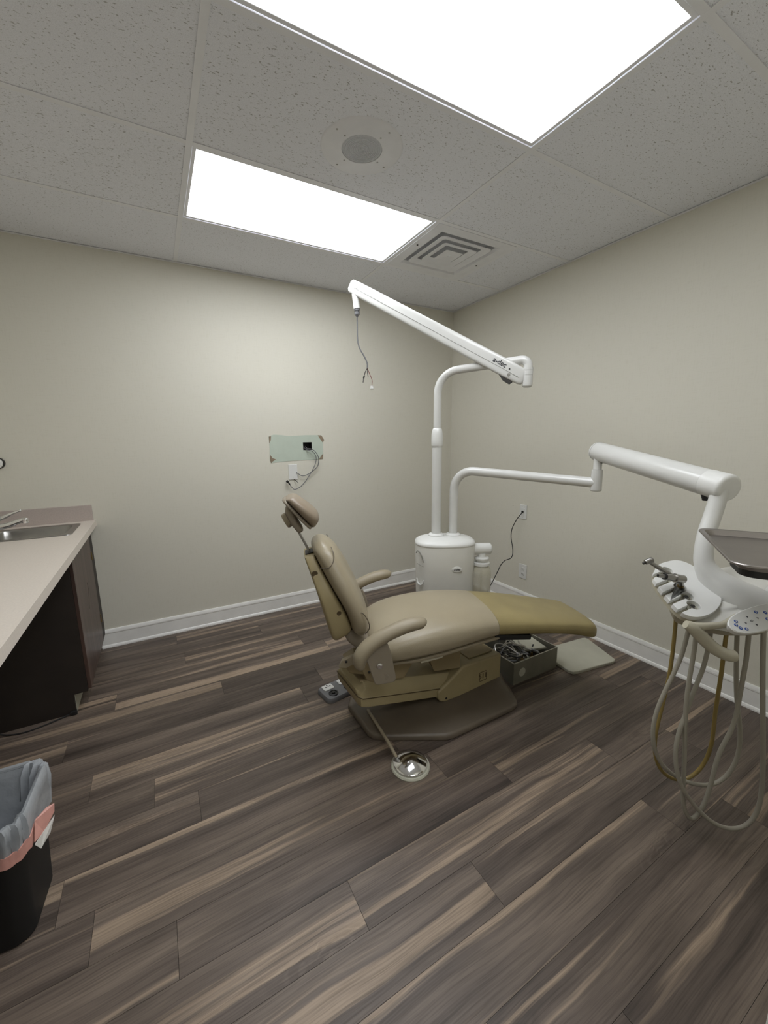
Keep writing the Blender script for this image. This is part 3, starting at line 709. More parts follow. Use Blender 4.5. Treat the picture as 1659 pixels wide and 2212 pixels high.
# pump cover tower with the logo
YN, YFAR = -1.702, -1.40
cov = [(-1.425, 0.128), (-1.421, 0.086), (-1.405, 0.066), (-1.375, 0.056), (-0.99, 0.050), (-0.99, 0.215), (-1.262, 0.222), (-1.365, 0.160)]
bm = BM(); prism(bm, [(x, YN, z) for x, z in cov], (0, YFAR - YN, 0)); pc = obj('pump_cover', bm, 'tan', chair, bevel=0.010, bseg=3, smooth=40)
bm = BM()
def ringline(bm, pts, wd, y):
    n = len(pts)
    for k in range(n):
        a, b = Vector((pts[k][0], pts[k][1])), Vector((pts[(k + 1) % n][0], pts[(k + 1) % n][1])); d = (b - a).normalized(); q = Vector((-d.y, d.x)) * wd / 2; a = a - d * wd / 2; b = b + d * wd / 2
        prism(bm, [(a.x + q.x, y, a.y + q.y), (b.x + q.x, y, b.y + q.y), (b.x - q.x, y, b.y - q.y), (a.x - q.x, y, a.y - q.y)], (0, -0.0008, 0))
lx, lz = -1.123, 0.122
ringline(bm, [(lx - .026, lz - .020), (lx - .020, lz - .026), (lx + .020, lz - .026), (lx + .026, lz - .020), (lx + .026, lz + .020), (lx + .020, lz + .026), (lx - .020, lz + .026), (lx - .026, lz + .020)], 0.003, YN - 0.0002)
obj('emblem_outline', bm, 'emblem', pc)
text('emblem_numerals', '511', 0.040, 'emblem', (lx, YN - 0.0006, lz), (1, 0, 0), (0, 0, 1), pc, bold=0.0006)
bm = BM(); lathe(bm, [(0.006, 0), (0.005, 0.003), (0.002, 0.0035)], (-1.372, YN, 0.078), 12, axis=(0, -1, 0)); obj('screw', bm, 'dark', pc)
bm = BM(); box(bm, -1.19, -1.02, -1.66, -1.44, 0.222, 0.226); obj('top_stain_plate', bm, 'tan2', pc)
# lift arm cover (slopes up to the left)
def q(x): return 0.095 + (-1.42 - x) * (0.19 - 0.095) / 0.425
ys = [(-1.702, 0.0), (-1.690, -0.0)]
prof_b = []
bm = BM()
def armring(x, yn, yf, zl, zs, zt, chf):
    # lower block
    return [Vector((x, yn, zl)), Vector((x, yn, zs)), Vector((x, yn + 0.004, zs + 0.002)), Vector((x, yn + chf * 0.3, zs + 0.6 * (zt - zs))), Vector((x, yn + chf, zt)), Vector((x, yf - chf, zt)), Vector((x, yf - 0.004, zs + .002)), Vector((x, yf, zs)), Vector((x, yf, zl)), Vector((x, yf - 0.03, zl - 0.012)), Vector((x, yn + 0.03, zl - 0.012))]
rings = []
for x, e in ((-1.853, 0.02), (-1.845, 0.004), (-1.82, 0.0), (-1.60, 0.0), (-1.42, 0.0), (-1.30, 0.0), (-1.22, 0.0)):
    zl = q(x); rings.append(armring(x, -1.690 + e, -1.41 - e, zl + e, zl + 0.046, zl + 0.050 + (0.02 if x < -1.84 else 0.062), 0.03))
loft(bm, rings); la = obj('lift_arm_cover', bm, 'tan', chair, bevel=0.006, smooth=45)
# the seam ledge running round the cover
bm = BM(); pts = [(-1.30, -1.6925, q(-1.30) + 0.045), (-1.838, -1.6925, q(-1.838) + 0.045), (-1.856, -1.672, q(-1.853) + 0.047), (-1.856, -1.43, q(-1.853) + 0.047)]
tube(bm, pts, 0.0022, 6); obj('seam_line', bm, 'emblem', la)
bm = BM(); prism(bm, [(-1.835, -1.655, q(-1.83) + .108), (-1.60, -1.655, q(-1.6) + .113), (-1.60, -1.45, q(-1.6) + .113), (-1.835, -1.45, q(-1.83) + .108)], (0, 0, 0.006)); obj('cover_inlay', bm, 'tan2', la, bevel=0.003)
# seat mount & under-structure
bm = BM()
rings = [[cl(s, t_, z) for s, t_, z in ((a, -.11, zz), (b, -.11, zz), (b, .11, zz), (a, .11, zz))] for a, b, zz in ((-.22, -.02, .27), (-.20, .02, .34), (-.16, .10, .43))]
loft(bm, rings); obj('seat_mount', bm, 'tan2', chair, bevel=0.008)
bm = BM()
rings = [[cl(s, t_, z) for s, t_, z in ((a, -.02, zz), (b, -.02, zz), (b, .12, zz), (a, .12, zz))] for a, b, zz in ((.16, .30, .226), (.12, .30, .33), (.08, .30, .43))]
loft(bm, rings); obj('upper_link', bm, 'tan2', chair)
# seat frame: thin tan pan under the cushion
bm = BM(); rings = []
for s, w_, z in ((-.17, .16, .405), (-.10, .20, .402), (0, .215, .408), (.15, .215, .425), (.30, .205, .446), (.42, .19, .455), (.60, .16, .440), (.78, .13, .415)):
    rings.append([cl(s, -w_, z), cl(s, -w_, z + .012), cl(s, -w_ * .8, z + .030), cl(s, w_ * .8, z + .030), cl(s, w_, z + .012), cl(s, w_, z)])
loft(bm, rings); obj('seat_frame', bm, 'taupe_plastic', chair, bevel=0.003)
bm = BM(); prism(bm, [cl(.03, -.205, .395), cl(.13, -.205, .408), cl(.145, -.205, .424), cl(.125, -.205, .430), cl(.10, -.205, .418), cl(.03, -.205, .408)], V * 0.02); obj('release_lever', bm, 'cream', chair, bevel=0.003, label='small pale lever under the seat edge')
# seat cushion
def cring(s, w_, zt, zb, n=3.2, lean=0.0, seg=36):
    c = cl(s, 0, (zt + zb) / 2); R_ = sring(c, V, Z, w_, (zt - zb) / 2, n, seg)
    out = []
    for p in R_:      # slight waterfall towards the edges
        tt = (p - c).dot(V) / max(w_, 1e-4); p = p.copy(); p.z -= 0.012 * abs(tt) ** 3; out.append(p)
    return out
def lerp_rows(rows_, n):
    out = []
    P_ = catmull([Vector((r[0], r[1], r[2])) for r in rows_], n); Q_ = catmull([Vector((r[0], r[3], 0)) for r in rows_], n)
    return [(a.x, a.y, a.z, b.y) for a, b in zip(P_, Q_)]
seat = [(-.195, .10, .485, .445), (-.19, .17, .500, .432), (-.17, .21, .518, .423), (-.10, .240, .552, .418), (0, .250, .577, .424), (.15, .245, .594, .436), (.30, .228, .592, .458), (.405, .214, .579, .472)]
bm = BM(); loft(bm, [cring(*r) for r in lerp_rows(seat, 4)]); obj('seat_cushion', bm, 'taupe', chair, smooth=60)
leg = [(.407, .212, .577, .474), (.50, .207, .562, .466), (.60, .200, .545, .456), (.72, .190, .521, .440), (.85, .179, .494, .415), (.92, .173, .480, .392), (.955, .169, .472, .382), (.975, .162, .460, .384), (.985, .150, .447, .390), (.990, .12, .436, .400)]
bm = BM(); loft(bm, [cring(*r, n=3.2 + 1.6 * min(1, max(0, (r[0] - .41) / .5))) for r in lerp_rows(leg, 4)]); obj('leg_rest_cushion', bm, 'olive', chair, smooth=60, label='olive discoloured leg section')
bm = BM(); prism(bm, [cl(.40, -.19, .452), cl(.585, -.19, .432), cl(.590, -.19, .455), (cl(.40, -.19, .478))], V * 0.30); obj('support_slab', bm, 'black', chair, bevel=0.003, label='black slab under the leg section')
# backrest cushion
def bring(F, K, w_, n=2.7, seg=36):
    F, K = cl(F[0], 0, F[1]), cl(K[0], 0, K[1]); c = (F + K) / 2; e2 = (F - K); h = e2.length / 2; e2.normalize()
    return sring(c, V, e2, w_, h, n, seg)
def interp_rings(rs, n, maker, nn):
    A = catmull([Vector((r[0][0], r[0][1], r[2])) for r in rs], n); B = catmull([Vector((r[1][0], r[1][1], 0)) for r in rs], n)
    return [maker((a.x, a.y), (b.x, b.y), max(a.z, .01), nn) for a, b in zip(A, B)]
back = [((-.222, .532), (-.240, .535), .10), ((-.200, .545), (-.258, .540), .16), ((-.190, .575), (-.272, .562), .195), ((-.188, .620), (-.284, .605), .213), ((-.203, .685), (-.306, .665), .218), ((-.245, .790), (-.352, .755), .208), ((-.285, .868), (-.388, .832), .180), ((-.316, .918), (-.414, .893), .150), ((-.348, .947), (-.424, .922), .118), ((-.374, .959), (-.418, .942), .080), ((-.393, .960), (-.408, .951), .045)]
bm = BM(); loft(bm, interp_rings(back, 4, bring, 2.6)); bc = obj('backrest_cushion', bm, 'taupe', chair, smooth=60)
# piping on the near/far sides of the backrest
for sg in (-1, 1):
    bm = BM(); tube(bm, [cl(-.262, sg * .186, .655), cl(-.235, sg * .2165, .672), cl(-.212, sg * .212, .640), cl(-.200, sg * .200, .595), cl(-.213, sg * .175, .553)], 0.0020, 6, 5); obj('piping', bm, 'plate', bc)
    bm = BM(); tube(bm, [cl(-.398, sg * .142, .858), cl(-.368, sg * .169, .862), cl(-.345, sg * .166, .880), cl(-.336, sg * .148, .912), cl(-.345, sg * .118, .940)], 0.0018, 6, 5); obj('piping', bm, 'plate', bc)
# backrest shell
shell = [((-.300, .530), (-.340, .512), .13), ((-.268, .560), (-.357, .525), .150), ((-.272, .590), (-.372, .575), .158), ((-.296, .655), (-.388, .640), .162), ((-.345, .755), (-.412, .735), .158), ((-.388, .840), (-.438, .822), .118), ((-.408, .882), (-.454, .872), .092), ((-.412, .896), (-.457, .886), .082)]
bm = BM(); loft(bm, interp_rings(shell, 3, bring, 6.0)); bs = obj('backrest_shell', bm, 'tan', chair, smooth=50)
bm = BM(); lathe(bm, [(0.011, 0), (0.009, 0.003), (0.002, 0.002)], cl(-.325, -.160, .655), 14, axis=-V); obj('screw_recess', bm, 'emblem', bs)
bm = BM(); lathe(bm, [(0.014, 0), (0.012, 0.003), (0.002, 0.002)], cl(-.418, -.1195, .826), 14, axis=-V); obj('screw_recess', bm, 'emblem', bs)
bm = BM(); prism(bm, [cl(-.452, -.035, .888), cl(-.418, -.035, .898), cl(-.418, .035, .898), cl(-.452, .035, .888)], Z * 0.0035); obj('rod_slot', bm, 'black', bs)
# hinge block below backrest
bm = BM(); rings = []
for (f, k_, w_) in (((-.245, .555), (-.305, .525), .11), ((-.215, .52), (-.285, .485), .12), ((-.17, .49), (-.245, .445), .12), ((-.12, .47), (-.20, .425), .12)): rings.append(bring(f, k_, w_, 5.0, 24))
loft(bm, rings); obj('back_hinge', bm, 'grey_taupe', chair, smooth=50)
# headrest
hr = thing  # (headrest is part of the chair)
bm = BM(); A_, B_ = (-.526, 1.140), (-.418, 1.012)      # back face line of the pad (s,z)
nv = Vector((.78, .625)); rs = []
for f, th, w_ in ((0, .010, .05), (.03, .026, .085), (.10, .042, .098), (.3, .052, .110), (.55, .060, .112), (.8, .062, .102), (.95, .050, .080), (1.02, .024, .05)):
    s_, z_ = A_[0] + (B_[0] - A_[0]) * f, A_[1] + (B_[1] - A_[1]) * f
    o_ = 0.008 if f > .5 else 0.0
    rs.append(((s_ + nv.x * th, z_ + nv.y * th), (s_ + nv.x * o_ * 0, z_), w_))
loft(bm, interp_rings(rs, 3, bring, 2.5)); hd = obj('headrest_cushion', bm, 'taupe_head', chair, smooth=60)
bm = BM(); rs = []
for f, w_ in ((-.02, .04), (.05, .085), (.3, .092), (.7, .092), (.95, .072), (1.0, .045)):
    s_, z_ = A_[0] + (B_[0] - A_[0]) * f, A_[1] + (B_[1] - A_[1]) * f; rs.append(((s_ + nv.x * .006, z_ + nv.y * .006), (s_ - nv.x * .014 , z_ - nv.y * .014), w_))
loft(bm, interp_rings(rs, 2, bring, 3.0)); obj('headrest_shell', bm, 'grey_taupe', chair, smooth=50)
bm = BM(); loft(bm, interp_rings([((-.500, 1.118), (-.522, 1.112), .030), ((-.492, 1.09), (-.530, 1.085), .045), ((-.478, 1.05), (-.515, 1.04), .048), ((-.458, 1.01), (-.490, 1.00), .042), ((-.456, .995), (-.478, .985), .028)], 3, bring, 3.0)); obj('headrest_bracket', bm, 'grey_taupe', chair, smooth=50)
bm = BM(); kc = cl(-.518, 0, 1.045); kd = (U * -.80 + Z * -.42).normalized(); lathe(bm, [(.034, -.004), (.034, .012), (.031, .017), (.012, .018)], kc, 24, axis=kd); obj('lock_knob', bm, 'taupe_plastic', chair, smooth=35)
bm = BM(); prism(bm, [cl(-.500, -.015, 1.03), cl(-.420, -.015, .855), cl(-.412, -.015, .859), cl(-.492, -.015, 1.034)], V * .03); obj('headrest_rod', bm, 'steel', chair, bevel=0.001, label='flat steel headrest bar')
# armrests
for sg in (-1, 1):
    bm = BM(); tt = .31 * sg
    pp = [cl(.012, tt, .640), cl(.002, tt, .645), cl(-.03, tt, .6445), cl(-.075, tt, .637), cl(-.132, tt, .618), cl(-.19, tt, .592), cl(-.232, tt, .562), cl(-.256, tt, .530), cl(-.262, tt, .500), cl(-.255, tt, .478)]
    rr = [.016, .0275, .0330, .0345, .0340, .0350, .0370, .0375, .0330, .019]
    tube(bm, pp, rr, 20, 4, flat=0.80, upv=Z); ar = obj('armrest', bm, 'taupe_plastic', chair, smooth=60)
    bm = BM(); pb = [(-.232, .500), (-.236, .535), (-.20, .565), (-.150, .585), (-.128, .520), (-.108, .405), (-.112, .390), (-.125, .384), (-.190, .382), (-.200, .392)]
    prism(bm, [cl(s, tt + (0.012 if sg < 0 else -0.012), z) for s, z in pb], V * (0.022 if sg < 0 else -0.022)); ab = obj('armrest_bracket', bm, 'grey_taupe', ar, bevel=0.004, bseg=3, smooth=40)
    bm = BM(); lathe(bm, [(0.0125, 0), (0.0125, .003), (.009, .005), (.002, .0055)], cl(-.178, tt + sg * -0.0, .470) + V * (sg * .001 + (0.0105 if sg < 0 else -0.0105)), 20, axis=V * sg); 
    obj('bolt', bm, 'chrome', ar, smooth=35)
    # cross bar joining the bracket to the seat frame
    bm = BM(); rtube(bm, cl(-.16, tt * 0.96, .415), cl(-.14, sg * .15, .42), 0.018, seg=14); obj('cross_bar', bm, 'grey_taupe', ar, smooth=40)
# linkage plates at the rear of the seat
bm = BM(); prism(bm, [cl(-.335, -.16, .40), cl(-.318, -.16, .432), cl(-.262, -.16, .452), (cl(-.235, -.16, .440)), cl(-.250, -.16, .415), cl(-.300, -.16, .392)], V * .018); obj('rear_link', bm, 'taupe_plastic', chair, bevel=0.003)
bm = BM(); prism(bm, [cl(-.262, -.20, .455), cl(-.225, -.20, .462), cl(-.160, -.20, .360), (cl(-.185, -.20, .330)), cl(-.215, -.20, .345)], V * .022); obj('rear_link', bm, 'tan2', chair, bevel=0.003)
bm = BM(); prism(bm, [cl(-.300, -.12, .372), cl(-.25, -.12, .400), cl(-.16, -.12, .405), cl(-.20, -.12, .32), cl(-.28, -.12, .34)], V * .12); obj('rear_frame', bm, 'tan2', chair, bevel=0.004)
for s_, z_ in ((-.300, .425), (-.205, .385)):
    bm = BM(); lathe(bm, [(0.006, 0), (.006, .002), (.002, .003)], cl(s_, -.16 if s_ < -.25 else -.20, z_), 10, axis=-V); obj('screw', bm, 'dark', chair)

# foot control: chrome disc on the floor, rigid hose to the chair base
t = thing('foot_control', 'round chrome foot control disc on the floor in front of the chair base', 'foot control', (-1.725, -1.905, 0))
bm = BM(); c_ = Vector((-1.722, -1.902, 0))
lathe(bm, [(.083, 0), (.084, .005), (.080, .011), (.060, .013), (.02, .013)], c_, 48); 
prism(bm, [(-1.765, -1.84, .001), (-1.735, -1.822, .001), (-1.69, -1.83, .001), (-1.66, -1.86, .001), (-1.70, -1.93, .001), (-1.79, -1.90, .001)], (0, 0, .011)); obj('control_base', bm, 'lightgrey', t, smooth=30)
bm = BM(); lathe(bm, [(.060, .013), (.0735, .016), (.0735, .020), (.069, .0245), (.02, .046), (.003, .0485), (.0005, .0488)], c_, 64); obj('chrome_disc', bm, 'chrome', t, smooth=25)
bm = BM(); rtube(bm, (-1.772, -1.868, .012), (-1.772, -1.868, .045), .011, .009, 14); rtube(bm, (-1.772, -1.868, .026), (-1.760, -1.885, .026), .010, .010, 10); obj('fitting', bm, 'gun', t, smooth=40)
bm = BM(); tube(bm, [(-1.772, -1.868, .040), (-1.776, -1.852, .056), (-1.771, -1.80, .062), (-1.762, -1.70, .062), (-1.752, -1.60, .060), (-1.74, -1.54, .045)], .0075, 12, 5); obj('hose', bm, 'taupe_plastic', t, smooth=40)

# floor switch pad behind the chair
t = thing('chair_foot_switch', 'grey four pad foot switch on the floor behind the lift arm', 'foot switch', (-1.79, -1.26, 0))
SP = Matrix.Translation((-1.785, -1.262, 0)) @ Matrix.Rotation(math.radians(8), 4, 'Z')
bm = BM(); loft(bm, [[SP @ p for p in rrect(-a, a, -b, b, r_, z, 6)] for a, b, r_, z in ((.100, .072, .03, 0), (.100, .072, .03, .014), (.094, .066, .028, .024), (.080, .052, .02, .027))]); obj('switch_body', bm, 'grey_wire', t, smooth=40)
for (px, py) in ((-.048, .030), (.048, .030)):
    bm = BM(); loft(bm, [[SP @ (Vector((px, py, 0)) + p) for p in rrect(-a, a, -a * .8, a * .8, .008, z, 4)] for a, z in ((.030, .026), (.030, .031), (.027, .033))]); pd = obj('white_pad', bm, 'bright_white', t, smooth=30, label='white square pad with arrows')
    for ang in (0, 90, 180):
        bm = BM(); d_ = Vector((math.cos(math.radians(ang)), math.sin(math.radians(ang)), 0)); n_ = Vector((-d_.y, d_.x, 0)); c0 = Vector((px, py, .0333))
        prism(bm, [SP @ (c0 + d_ * .004 + n_ * .0022), SP @ (c0 + d_ * .012 + n_ * .0022), SP @ (c0 + d_ * .012 + n_ * .006), SP @ (c0 + d_ * .019), SP @ (c0 + d_ * .012 - n_ * .006), SP @ (c0 + d_ * .012 - n_ * .0022), SP @ (c0 + d_ * .004 - n_ * .0022)], (0, 0, .0006)); obj('arrow_mark', bm, 'ink', pd)
for (px, py) in ((-.048, -.032), (.048, -.032)):
    bm = BM(); lathe(bm, [(.026, .0255), (.026, .031), (.020, .033), (.017, .029), (.010, .029), (.009, .036), (.002, .037)], SP @ Vector((px, py, 0)), 24); obj('round_switch', bm, 'black', t, smooth=30)

# junction box with tubing, loose lid on the floor
t = thing('junction_box', 'open grey metal junction box full of valves and tubing under the leg section', 'utility box', (-0.72, -1.59, 0))
jx0, jx1, jy0, jy1, jz = -0.905, -0.535, -1.718, -1.43, 0.132
bm = BM(); w_ = 0.004
box(bm, jx0, jx1, jy0, jy0 + w_, 0, jz); box(bm, jx0, jx1, jy1 - w_, jy1, 0, jz); box(bm, jx0, jx0 + w_, jy0 + w_, jy1 - w_, 0, jz); box(bm, jx1 - w_, jx1, jy0 + w_, jy1 - w_, 0, jz); box(bm, jx0 + w_, jx1 - w_, jy0 + w_, jy1 - w_, 0, .004)
obj('box_shell', bm, 'grey_box', t)
bm = BM(); lathe(bm, [(.026, 0), (.025, .0012), (.003, .0014)], (-0.835, jy0, .062), 28, axis=(0, -1, 0)); obj('knockout_disc', bm, 'lightgrey', t)
bm = BM(); tube(bm, [(jx0 + .002, jy0 + .002, jz), (jx1 - .002, jy0 + .002, jz), (jx1 - .002, jy1 - .002, jz), (jx0 + .002, jy1 - .002, jz), (jx0 + .002, jy0 + .002, jz)], .003, 6); obj('rim', bm, 'lightgrey', t)
random.seed(11)
for k in range(7):
    x = -0.87 + 0.035 * k; y = -1.66 + random.random() * .14; z = .05 + random.random() * .05
    bm = BM(); a = random.random() * 6
    d = Vector((math.cos(a), math.sin(a), .2 * random.random())); rtube(bm, Vector((x, y, z)) - d * .03, Vector((x, y, z)) + d * .03, .011, .009, 12, round_a=.4); rtube(bm, (x, y, .006), (x, y, z), .008, seg=10); rtube(bm, Vector((x, y, z)), Vector((x, y, z + .03)), .009, .007, 6)
    obj('valve', bm, ['brass', 'gun', 'gun'][k % 3], t, smooth=40)
for k in range(9):
    bm = BM(); x = -0.88 + random.random() * .05; P_ = []
    for j in range(6): P_.append((x + j * (.04 + .012 * random.random()), -1.69 + random.random() * .22, .07 + random.random() * .055 + (0.02 if j in (2, 3) else 0)))
    tube(bm, P_, .0042, 8, 5); obj('tubing', bm, ['black', 'gun', 'hose', 'grey_wire', 'hose'][k % 5], t, smooth=40)
bm = BM(); prism(bm, [(-0.70, -1.60, .09), (-0.56, -1.66, .10), (-0.55, -1.48, .118), (-0.67, -1.46, .110)], (0, 0, .012)); obj('inner_tray', bm, 'lightgrey', t, bevel=.002, label='pale inner plate in the box')
# loose lid
bm = BM(); lid = [(-0.53, -1.795), (-0.518, -1.822), (-0.49, -1.832), (-0.205, -1.874), (-0.175, -1.868), (-0.165, -1.845), (-0.078, -1.617), (-0.082, -1.60), (-0.10, -1.592), (-0.40, -1.56), (-0.50, -1.60)]
R = [[Vector((x, y, z)) for x, y in inset(lid, d_, (-0.33, -1.72))] for d_, z in ((.002, 0), (0, .003), (0, .016), (.003, .019), (.008, .0195))]
loft(bm, R); tag(center_origin(obj('box_lid', bm, 'lightgrey', smooth=30), (-.33, -1.72, 0)), 'pale grey flat cover plate lying on the floor beneath the leg section', 'lid')

# ================================================================== SUPPORT CABINET, POSTS, LIGHT ARM
cc = Vector((-1.030, -1.235, 0)); ang0 = math.radians(-29)
e1 = Vector((math.cos(ang0), math.sin(ang0), 0)); e2 = Vector((-e1.y, e1.x, 0))
t = thing('support_cabinet', 'white rounded utility cabinet standing behind the chair seat', 'cabinet', (cc.x, cc.y, 0))
bm = BM(); rings = []
for w_, d_, z in ((.150, .10, 0), (.150, .10, .06), (.168, .118, .10), (.175, .124, .30), (.181, .130, .60), (.183, .132, .752), (.180, .129, .765), (.165, .115, .777), (.135, .09, .787), (.08, .05, .793)):
    rings.append(sring(cc + Z * z, e1, e2, w_, d_, 2.6, 48))
loft(bm, rings); sc = obj('cabinet_body', bm, 'white_plastic', t, smooth=40)
bm = BM(); loft(bm, [sring(cc + Z * z, e1, e2, w_, d_, 2.6, 48) for w_, d_, z in ((.184, .133, .748), (.1855, .1345, .752), (.1855, .1345, .757), (.182, .131, .7665), (.166, .116, .7785), (.136, .091, .7885), (.08, .05, .7945))]); obj('cabinet_lid', bm, 'bright_white', t, smooth=40)
# side scoop on the left of the cabinet
sp_ = cc - e1 * .165 - e2 * .072
nrm = (-e1 * .72 - e2 * .70).normalized(); tn = Vector((-nrm.y, nrm.x, 0)) * -1
tn = (e1 * .70 - e2 * .72).normalized()
sc0 = cc - e1 * .1615 - e2 * .0905
bm = BM(); pts = [(-.030, .705), (-.020, .722), (-.004, .712), (.014, .690), (.026, .655), (.026, .54), (.022, .522), (.010, .511), (-.006, .510), (-.020, .521), (-.027, .545)]
def scp(a, z, off): return sc0 + tn * a + nrm * off + Z * z - Vector((0, 0, 0)) + (-(e1 * 0)) 
tube(bm, [scp(a, z, .0) for a, z in pts[5:]], .0050, 8, 3); obj('scoop_lip', bm, 'bright_white', t, smooth=40)
tube_bm = BM(); tube(tube_bm, [scp(a, z, .001) for a, z in pts[0:5]], .003, 6, 3); obj('scoop_edge', tube_bm, 'grey_line', t)
bm = BM(); tube(bm, [scp(-.026, .640, .0), scp(.0, .634, .0012), scp(.026, .628, .0)], .0016, 6); obj('scoop_seam', bm, 'grey_line', t)
# oval badge
bc_ = cc - e2 * .1312 + e1 * .055 + Z * .615
ex_, nb = e1, -e2
bm = BM(); loft(bm, [sring(bc_ + nb * o_, ex_, Z, a, b, 2, 32) for o_, a, b in ((-.004, .030, .0175), (.001, .030, .0175), (.0018, .0275, .015))]); bd = obj('badge', bm, 'bright_white', t, smooth=40)
text('badge_lettering', 'a-dec', .017, 'ink', bc_ + nb * .0022, ex_, Z, bd, shear=.25, bold=.0004)
# collars and posts
PA = Vector((-1.070, -1.198, 0)); PB = Vector((-0.978, -1.250, 0))
t = thing('light_arm', 'tall white post with jointed lamp arm reaching up to the ceiling, lamp removed', 'lamp arm', (PA.x, PA.y, .79))
bm = BM(); lathe(bm, [(.045, .7925), (.048, .794), (.048, .800), (.042, .806), (.030, .809)], (PA.x, PA.y, 0), 32); obj('collar', bm, 'bright_white', t, smooth=35)
bm = BM(); rtube(bm, PA + Z * .800, PA + Z * 1.345, .0285, seg=28); obj('lower_post', bm, 'white_metal', t, smooth=40)
bm = BM(); lathe(bm, [(.0285, 1.335), (.031, 1.338), (.034, 1.348), (.0345, 1.375), (.033, 1.415), (.028, 1.440), (.0225, 1.447)], (PA.x, PA.y, 0), 28); obj('post_sleeve', bm, 'bright_white', t, smooth=40)
KN = Vector((-0.792, -1.610, 0)); dh = (KN - PA).normalized()
def arc(P0, d0, d1, r, n=8):
    """quarter bend from direction d0 to d1 starting at P0"""
    d0, d1 = Vector(d0).normalized(), Vector(d1).normalized(); out = []
    th = d0.angle(d1); c = P0 + (d1 - d0 * d1.dot(d0)).normalized() * r; nn = (P0 - c)
    ax = d0.cross(d1).normalized()
    for k in range(n + 1): out.append(c + Quaternion(ax, th * k / n) @ nn)
    return out
dh_up = (KN + Z * 1.802 - (PA + Z * 1.772)).normalized()
b1 = arc(PA + Z * 1.645, Z, dh_up, .125, 10)
KT = Vector((KN.x, KN.y, b1[-1].z + (KN - Vector((b1[-1].x, b1[-1].y, 0))).length * dh_up.z / math.hypot(dh_up.x, dh_up.y)))
b2 = arc(KT - dh_up * .035, dh_up, -Z, .034, 8)
bm = BM(); tube(bm, [PA + Z * 1.43] + b1 + b2 + [b2[-1] - Z * .02], .0225, 24); obj('upper_arm', bm, 'white_metal', t, smooth=40)
kx = Vector((b2[-1].x, b2[-1].y, 0)); kz = b2[-1].z - .02
bm = BM(); rtube(bm, kx + Z * (kz + .012), kx + Z * (kz - .002), .0265, seg=24); rtube(bm, kx + Z * (kz - .003), kx + Z * (kz - .026), .0262, seg=24); rtube(bm, kx + Z * (kz - .027), kx + Z * (kz - .088), .0262, seg=24, round_b=.5); obj('knuckle', bm, 'white_metal', t, smooth=40)
# flex arm: rounded box section from the knuckle up to the tip
E0 = kx + Z * (kz - .050); E1 = Vector((-1.432, -0.808, 2.292))
fd = (E1 - E0).normalized(); E0 = E0 + fd * .012
side = fd.cross(Z).normalized(); upn = side.cross(fd).normalized()
def far_ring(P, w_, h, n=4.5): return sring(P, side, upn, w_, h, n, 32)
L_ = (E1 - E0).length
bm = BM(); rr = []
for f, a, b in ((0.0, .010, .020), (.006, .018, .036), (.02, .023, .042), (.10, .0245, .0445), (.5, .0235, .0425), (.95, .0225, .0385), (.99, .021, .036), (1.0, .014, .026)): rr.append(far_ring(E0 + fd * L_ * f, a, b))
loft(bm, rr); fa = obj('spring_arm', bm, 'white_metal', t, smooth=45)
sn_ = side if side.dot(cam.location - E0) > 0 else -side
# arm side facing the room: panel line, bolts, lettering
bm = BM(); prism(bm, [E0 + fd * .03 - upn * .010 + sn_ * .0236, E0 + fd * (L_ - .03) - upn * .003 + sn_ * .0226, E0 + fd * (L_ - .03) - upn * .0045 + sn_ * .0226, E0 + fd * .03 - upn * .0118 + sn_ * .0236], sn_ * .0016); obj('panel_line', bm, 'grey_line', fa)
for f, uo in ((.072, -.022), (.955, .004)):
    bm = BM(); lathe(bm, [(.0085, 0), (.0085, .0028), (.003, .003)], E0 + fd * L_ * f + upn * uo + sn_ * .0225, 16, axis=sn_); obj('bolt', bm, 'gun', fa)
bm = BM(); lathe(bm, [(.0045, 0), (.0045, .0028), (.001, .003)], E0 + fd * L_ * .082 + upn * .004 + sn_ * .0235, 12, axis=sn_); obj('bolt', bm, 'dark', fa)
tx = -fd if (-fd).dot(r2) > 0 else fd
text('arm_lettering', 'a-dec', .036, 'ink', E0 + fd * L_ * .135 + upn * .010 + sn_ * .0252, tx, upn, fa, bold=.0006)
bm = BM(); prism(bm, [E0 + fd * .05 - upn * .044 - side * .014, E0 + fd * .135 - upn * .043 - side * .014, E0 + fd * .10 - upn * .060 - side * .014, E0 + fd * .06 - upn * .062 - side * .014], side * .028); obj('spring_cover', bm, 'dark', fa, bevel=.002)
# lamp socket at the tip with the cut lamp cord
TP = E1 - fd * .045
bm = BM(); rtube(bm, TP - upn * .02, Vector((TP.x, TP.y, TP.z - .112)), .0205, .0195, 20); obj('lamp_socket', bm, 'bright_white', t, smooth=40)
sk = Vector((TP.x, TP.y, TP.z - .112))
bm = BM(); rtube(bm, sk, sk - Z * .012, .0165, seg=16); rtube(bm, sk - Z * .012, sk - Z * .018, .0125, seg=16); rtube(bm, sk - Z * .018, sk - Z * .034, .016, .0155, 16); rtube(bm, sk - Z * .034, sk - Z * .046, .009, .006, 12); obj('strain_relief', bm, 'grey_wire', t, smooth=35)
rv = r2.copy(); rv.z = 0; rv.normalize()
c0 = sk - Z * .04
cp_ = [c0, c0 - Z * .06, c0 - Z * .13 + rv * .000, c0 - Z * .18 + rv * .010, c0 - Z * .23 + rv * .038, c0 - Z * .27 + rv * .055, c0 - Z * .30 + rv * .056]
bm = BM(); tube(bm, cp_, .0042, 8, 5); ld = obj('lamp_cord', bm, 'grey_wire', t, smooth=40)
e0_ = cp_[-1]
